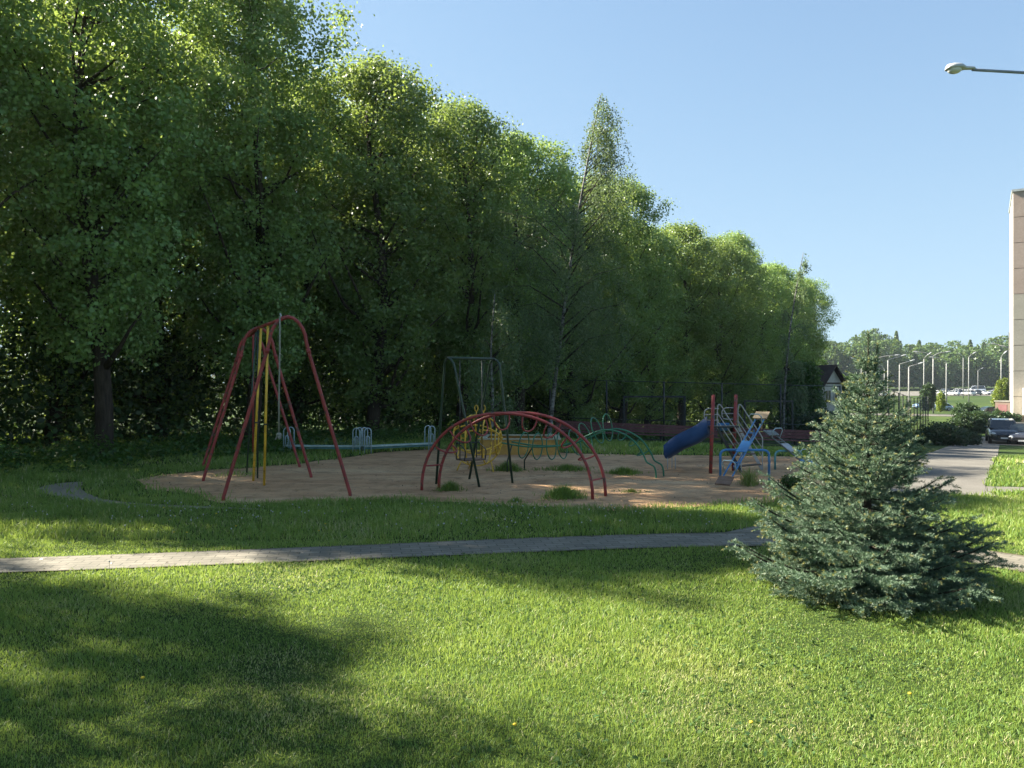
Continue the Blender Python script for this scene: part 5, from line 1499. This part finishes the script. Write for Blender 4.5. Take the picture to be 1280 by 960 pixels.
# ------------------------------------------------------------------ far wood
def forest():
    r = np.random.default_rng(5); CC = []; OO = []; SZ = []
    def tree(x, y, H, R, con, n):
        z0 = gz(x, y)
        t = r.uniform(0.04, 1, n); th = r.uniform(0, 6.28, n); ph = r.uniform(0, 6.28, 3)
        pr = (1 - t) ** .8 + .03 if con else np.sqrt(np.clip(1 - ((t - .5) / .52) ** 2, 0, 1)) * np.where(t < .5, .95, 1)
        lump = 1 + .22 * np.sin(3 * th + ph[0] + 6 * t) + .18 * np.sin(5 * th - 13 * t + ph[1])
        rad = R * pr * lump * r.uniform(0, 1, n) ** .35
        C = np.stack([x + rad * np.cos(th), y + rad * np.sin(th), z0 + H * (.03 + .97 * t)], 1)
        CC.append(C); O = np.stack([np.cos(th), np.sin(th), .6 * (t - .3)], 1); OO.append(O)
    def sky(px):
        return float(np.interp(px, [1000, 1030, 1050, 1075, 1095, 1118, 1135, 1160, 1172, 1200, 1225, 1245, 1262, 1300], [424, 424, 424, 416, 413, 416, 427, 424, 432, 425, 424, 417, 419, 420]))
    for row, d in ((0, 318), (1, 335), (2, 352)):
        x = -270.0
        while x < 430:
            px = 640 + x / d * F
            top = sky(px) + (6 * (2 - row) if row < 2 else 0) + r.uniform(-3, 7)
            H = CAMH + (480 - top) / F * d - gz(x, d)
            con = r.random() < (.45 if (1110 < px < 1170 or px > 1195) else .12)
            vis = 985 < px < 1420
            tree(x, d + r.uniform(-4, 4), H - (.5 if con else 0), r.uniform(3.0, 4.2) if con else r.uniform(4.2, 6.5), con, (1500 if vis else 420))
            x += (r.uniform(3.6, 5.2) if vis else 8)
    # undergrowth at the wood's edge
    C = np.concatenate(CC); O = np.concatenate(OO)
    V = leaf_quads(C, .95, O, .7, .5, .7, r)
    o = quads_obj('forest', V, FORL); tag(o, 'distant wood of mixed trees closing the view behind the parking lot', 'forest', kind='stuff')
forest()
def haze():
    mb = MB(); mb.box((-900, -40, -5), (900, 700, 36)); o = mb.build('haze', MATS['haze_air'])
    tag(o, 'thin bluish morning haze filling the air', 'haze', kind='stuff')
def haze_mat(density):
    m, nt, out = new_mat('haze_air')
    v = nt.nodes.new('ShaderNodeVolumePrincipled'); v.inputs['Color'].default_value = (.80, .90, 1.0, 1); v.inputs['Density'].default_value = density
    v.inputs['Anisotropy'].default_value = .45
    nt.links.new(v.outputs[0], out.inputs['Volume'])
haze_mat(0.00022); haze()

# ------------------------------------------------------------------ light, sky, camera
w = bpy.data.worlds.new('World'); scene.world = w; w.use_nodes = True
nt = w.node_tree; nt.nodes.clear()
sky = nt.nodes.new('ShaderNodeTexSky'); sky.sky_type = 'NISHITA'; sky.sun_disc = False
sky.sun_elevation = SUN_EL
sky.sun_rotation = math.atan2(SUN_AZ.x, SUN_AZ.y)
sky.air_density = 1.0; sky.dust_density = 0.25; sky.ozone_density = 2.2; sky.altitude = 150
bg = nt.nodes.new('ShaderNodeBackground'); bg.inputs['Strength'].default_value = 0.070
wo = nt.nodes.new('ShaderNodeOutputWorld'); 
# soft shoulder: keeps the bright horizon of the sky from burning out to white
sq = nt.nodes.new('ShaderNodeVectorMath'); sq.operation = 'DIVIDE'; sq.inputs[1].default_value = (1.9, 2.75, 3.5)
nt.links.new(sky.outputs[0], sq.inputs[0])
p2 = nt.nodes.new('ShaderNodeVectorMath'); p2.operation = 'MULTIPLY'; nt.links.new(sq.outputs[0], p2.inputs[0]); nt.links.new(sq.outputs[0], p2.inputs[1])
ad = nt.nodes.new('ShaderNodeVectorMath'); ad.operation = 'ADD'; nt.links.new(p2.outputs[0], ad.inputs[0]); ad.inputs[1].default_value = (1, 1, 1)
pw = nt.nodes.new('ShaderNodeVectorMath'); pw.operation = 'POWER'; nt.links.new(ad.outputs[0], pw.inputs[0]); pw.inputs[1].default_value = (.5, .5, .5)
dv = nt.nodes.new('ShaderNodeVectorMath'); dv.operation = 'DIVIDE'; nt.links.new(sky.outputs[0], dv.inputs[0]); nt.links.new(pw.outputs[0], dv.inputs[1])
nt.links.new(dv.outputs[0], bg.inputs[0]); nt.links.new(bg.outputs[0], wo.inputs[0])
sl = bpy.data.lights.new('sun', 'SUN'); sl.energy = 4.8; sl.angle = math.radians(.53); sl.color = (1.0, .93, .80)
so = bpy.data.objects.new('sun', sl); COL.objects.link(so)
sd = Vector((SUN_AZ.x * math.cos(SUN_EL), SUN_AZ.y * math.cos(SUN_EL), math.sin(SUN_EL)))
so.rotation_euler = (-sd).to_track_quat('-Z', 'Y').to_euler()
so.location = sd * 60
cd = bpy.data.cameras.new('camera'); cam = bpy.data.objects.new('camera', cd); COL.objects.link(cam)
cam.location = (0, 0, CAMH); cam.rotation_euler = (PI / 2, 0, 0)
cd.sensor_width = 36; cd.lens = 36 * F / 1280; cd.clip_start = .05; cd.clip_end = 6000
scene.camera = cam
scene.view_settings.view_transform = 'Standard'; scene.view_settings.look = 'None'
scene.view_settings.exposure = 2.25; scene.view_settings.gamma = 1.0
cy = scene.cycles
cy.max_bounces = 9; cy.diffuse_bounces = 7; cy.glossy_bounces = 2; cy.transmission_bounces = 8; cy.transparent_max_bounces = 4
cy.sample_clamp_indirect = 6.0
cy.use_denoising = True; cy.denoising_prefilter = 'ACCURATE'
for o in bpy.data.objects:
    if '_o' in o: del o['_o']
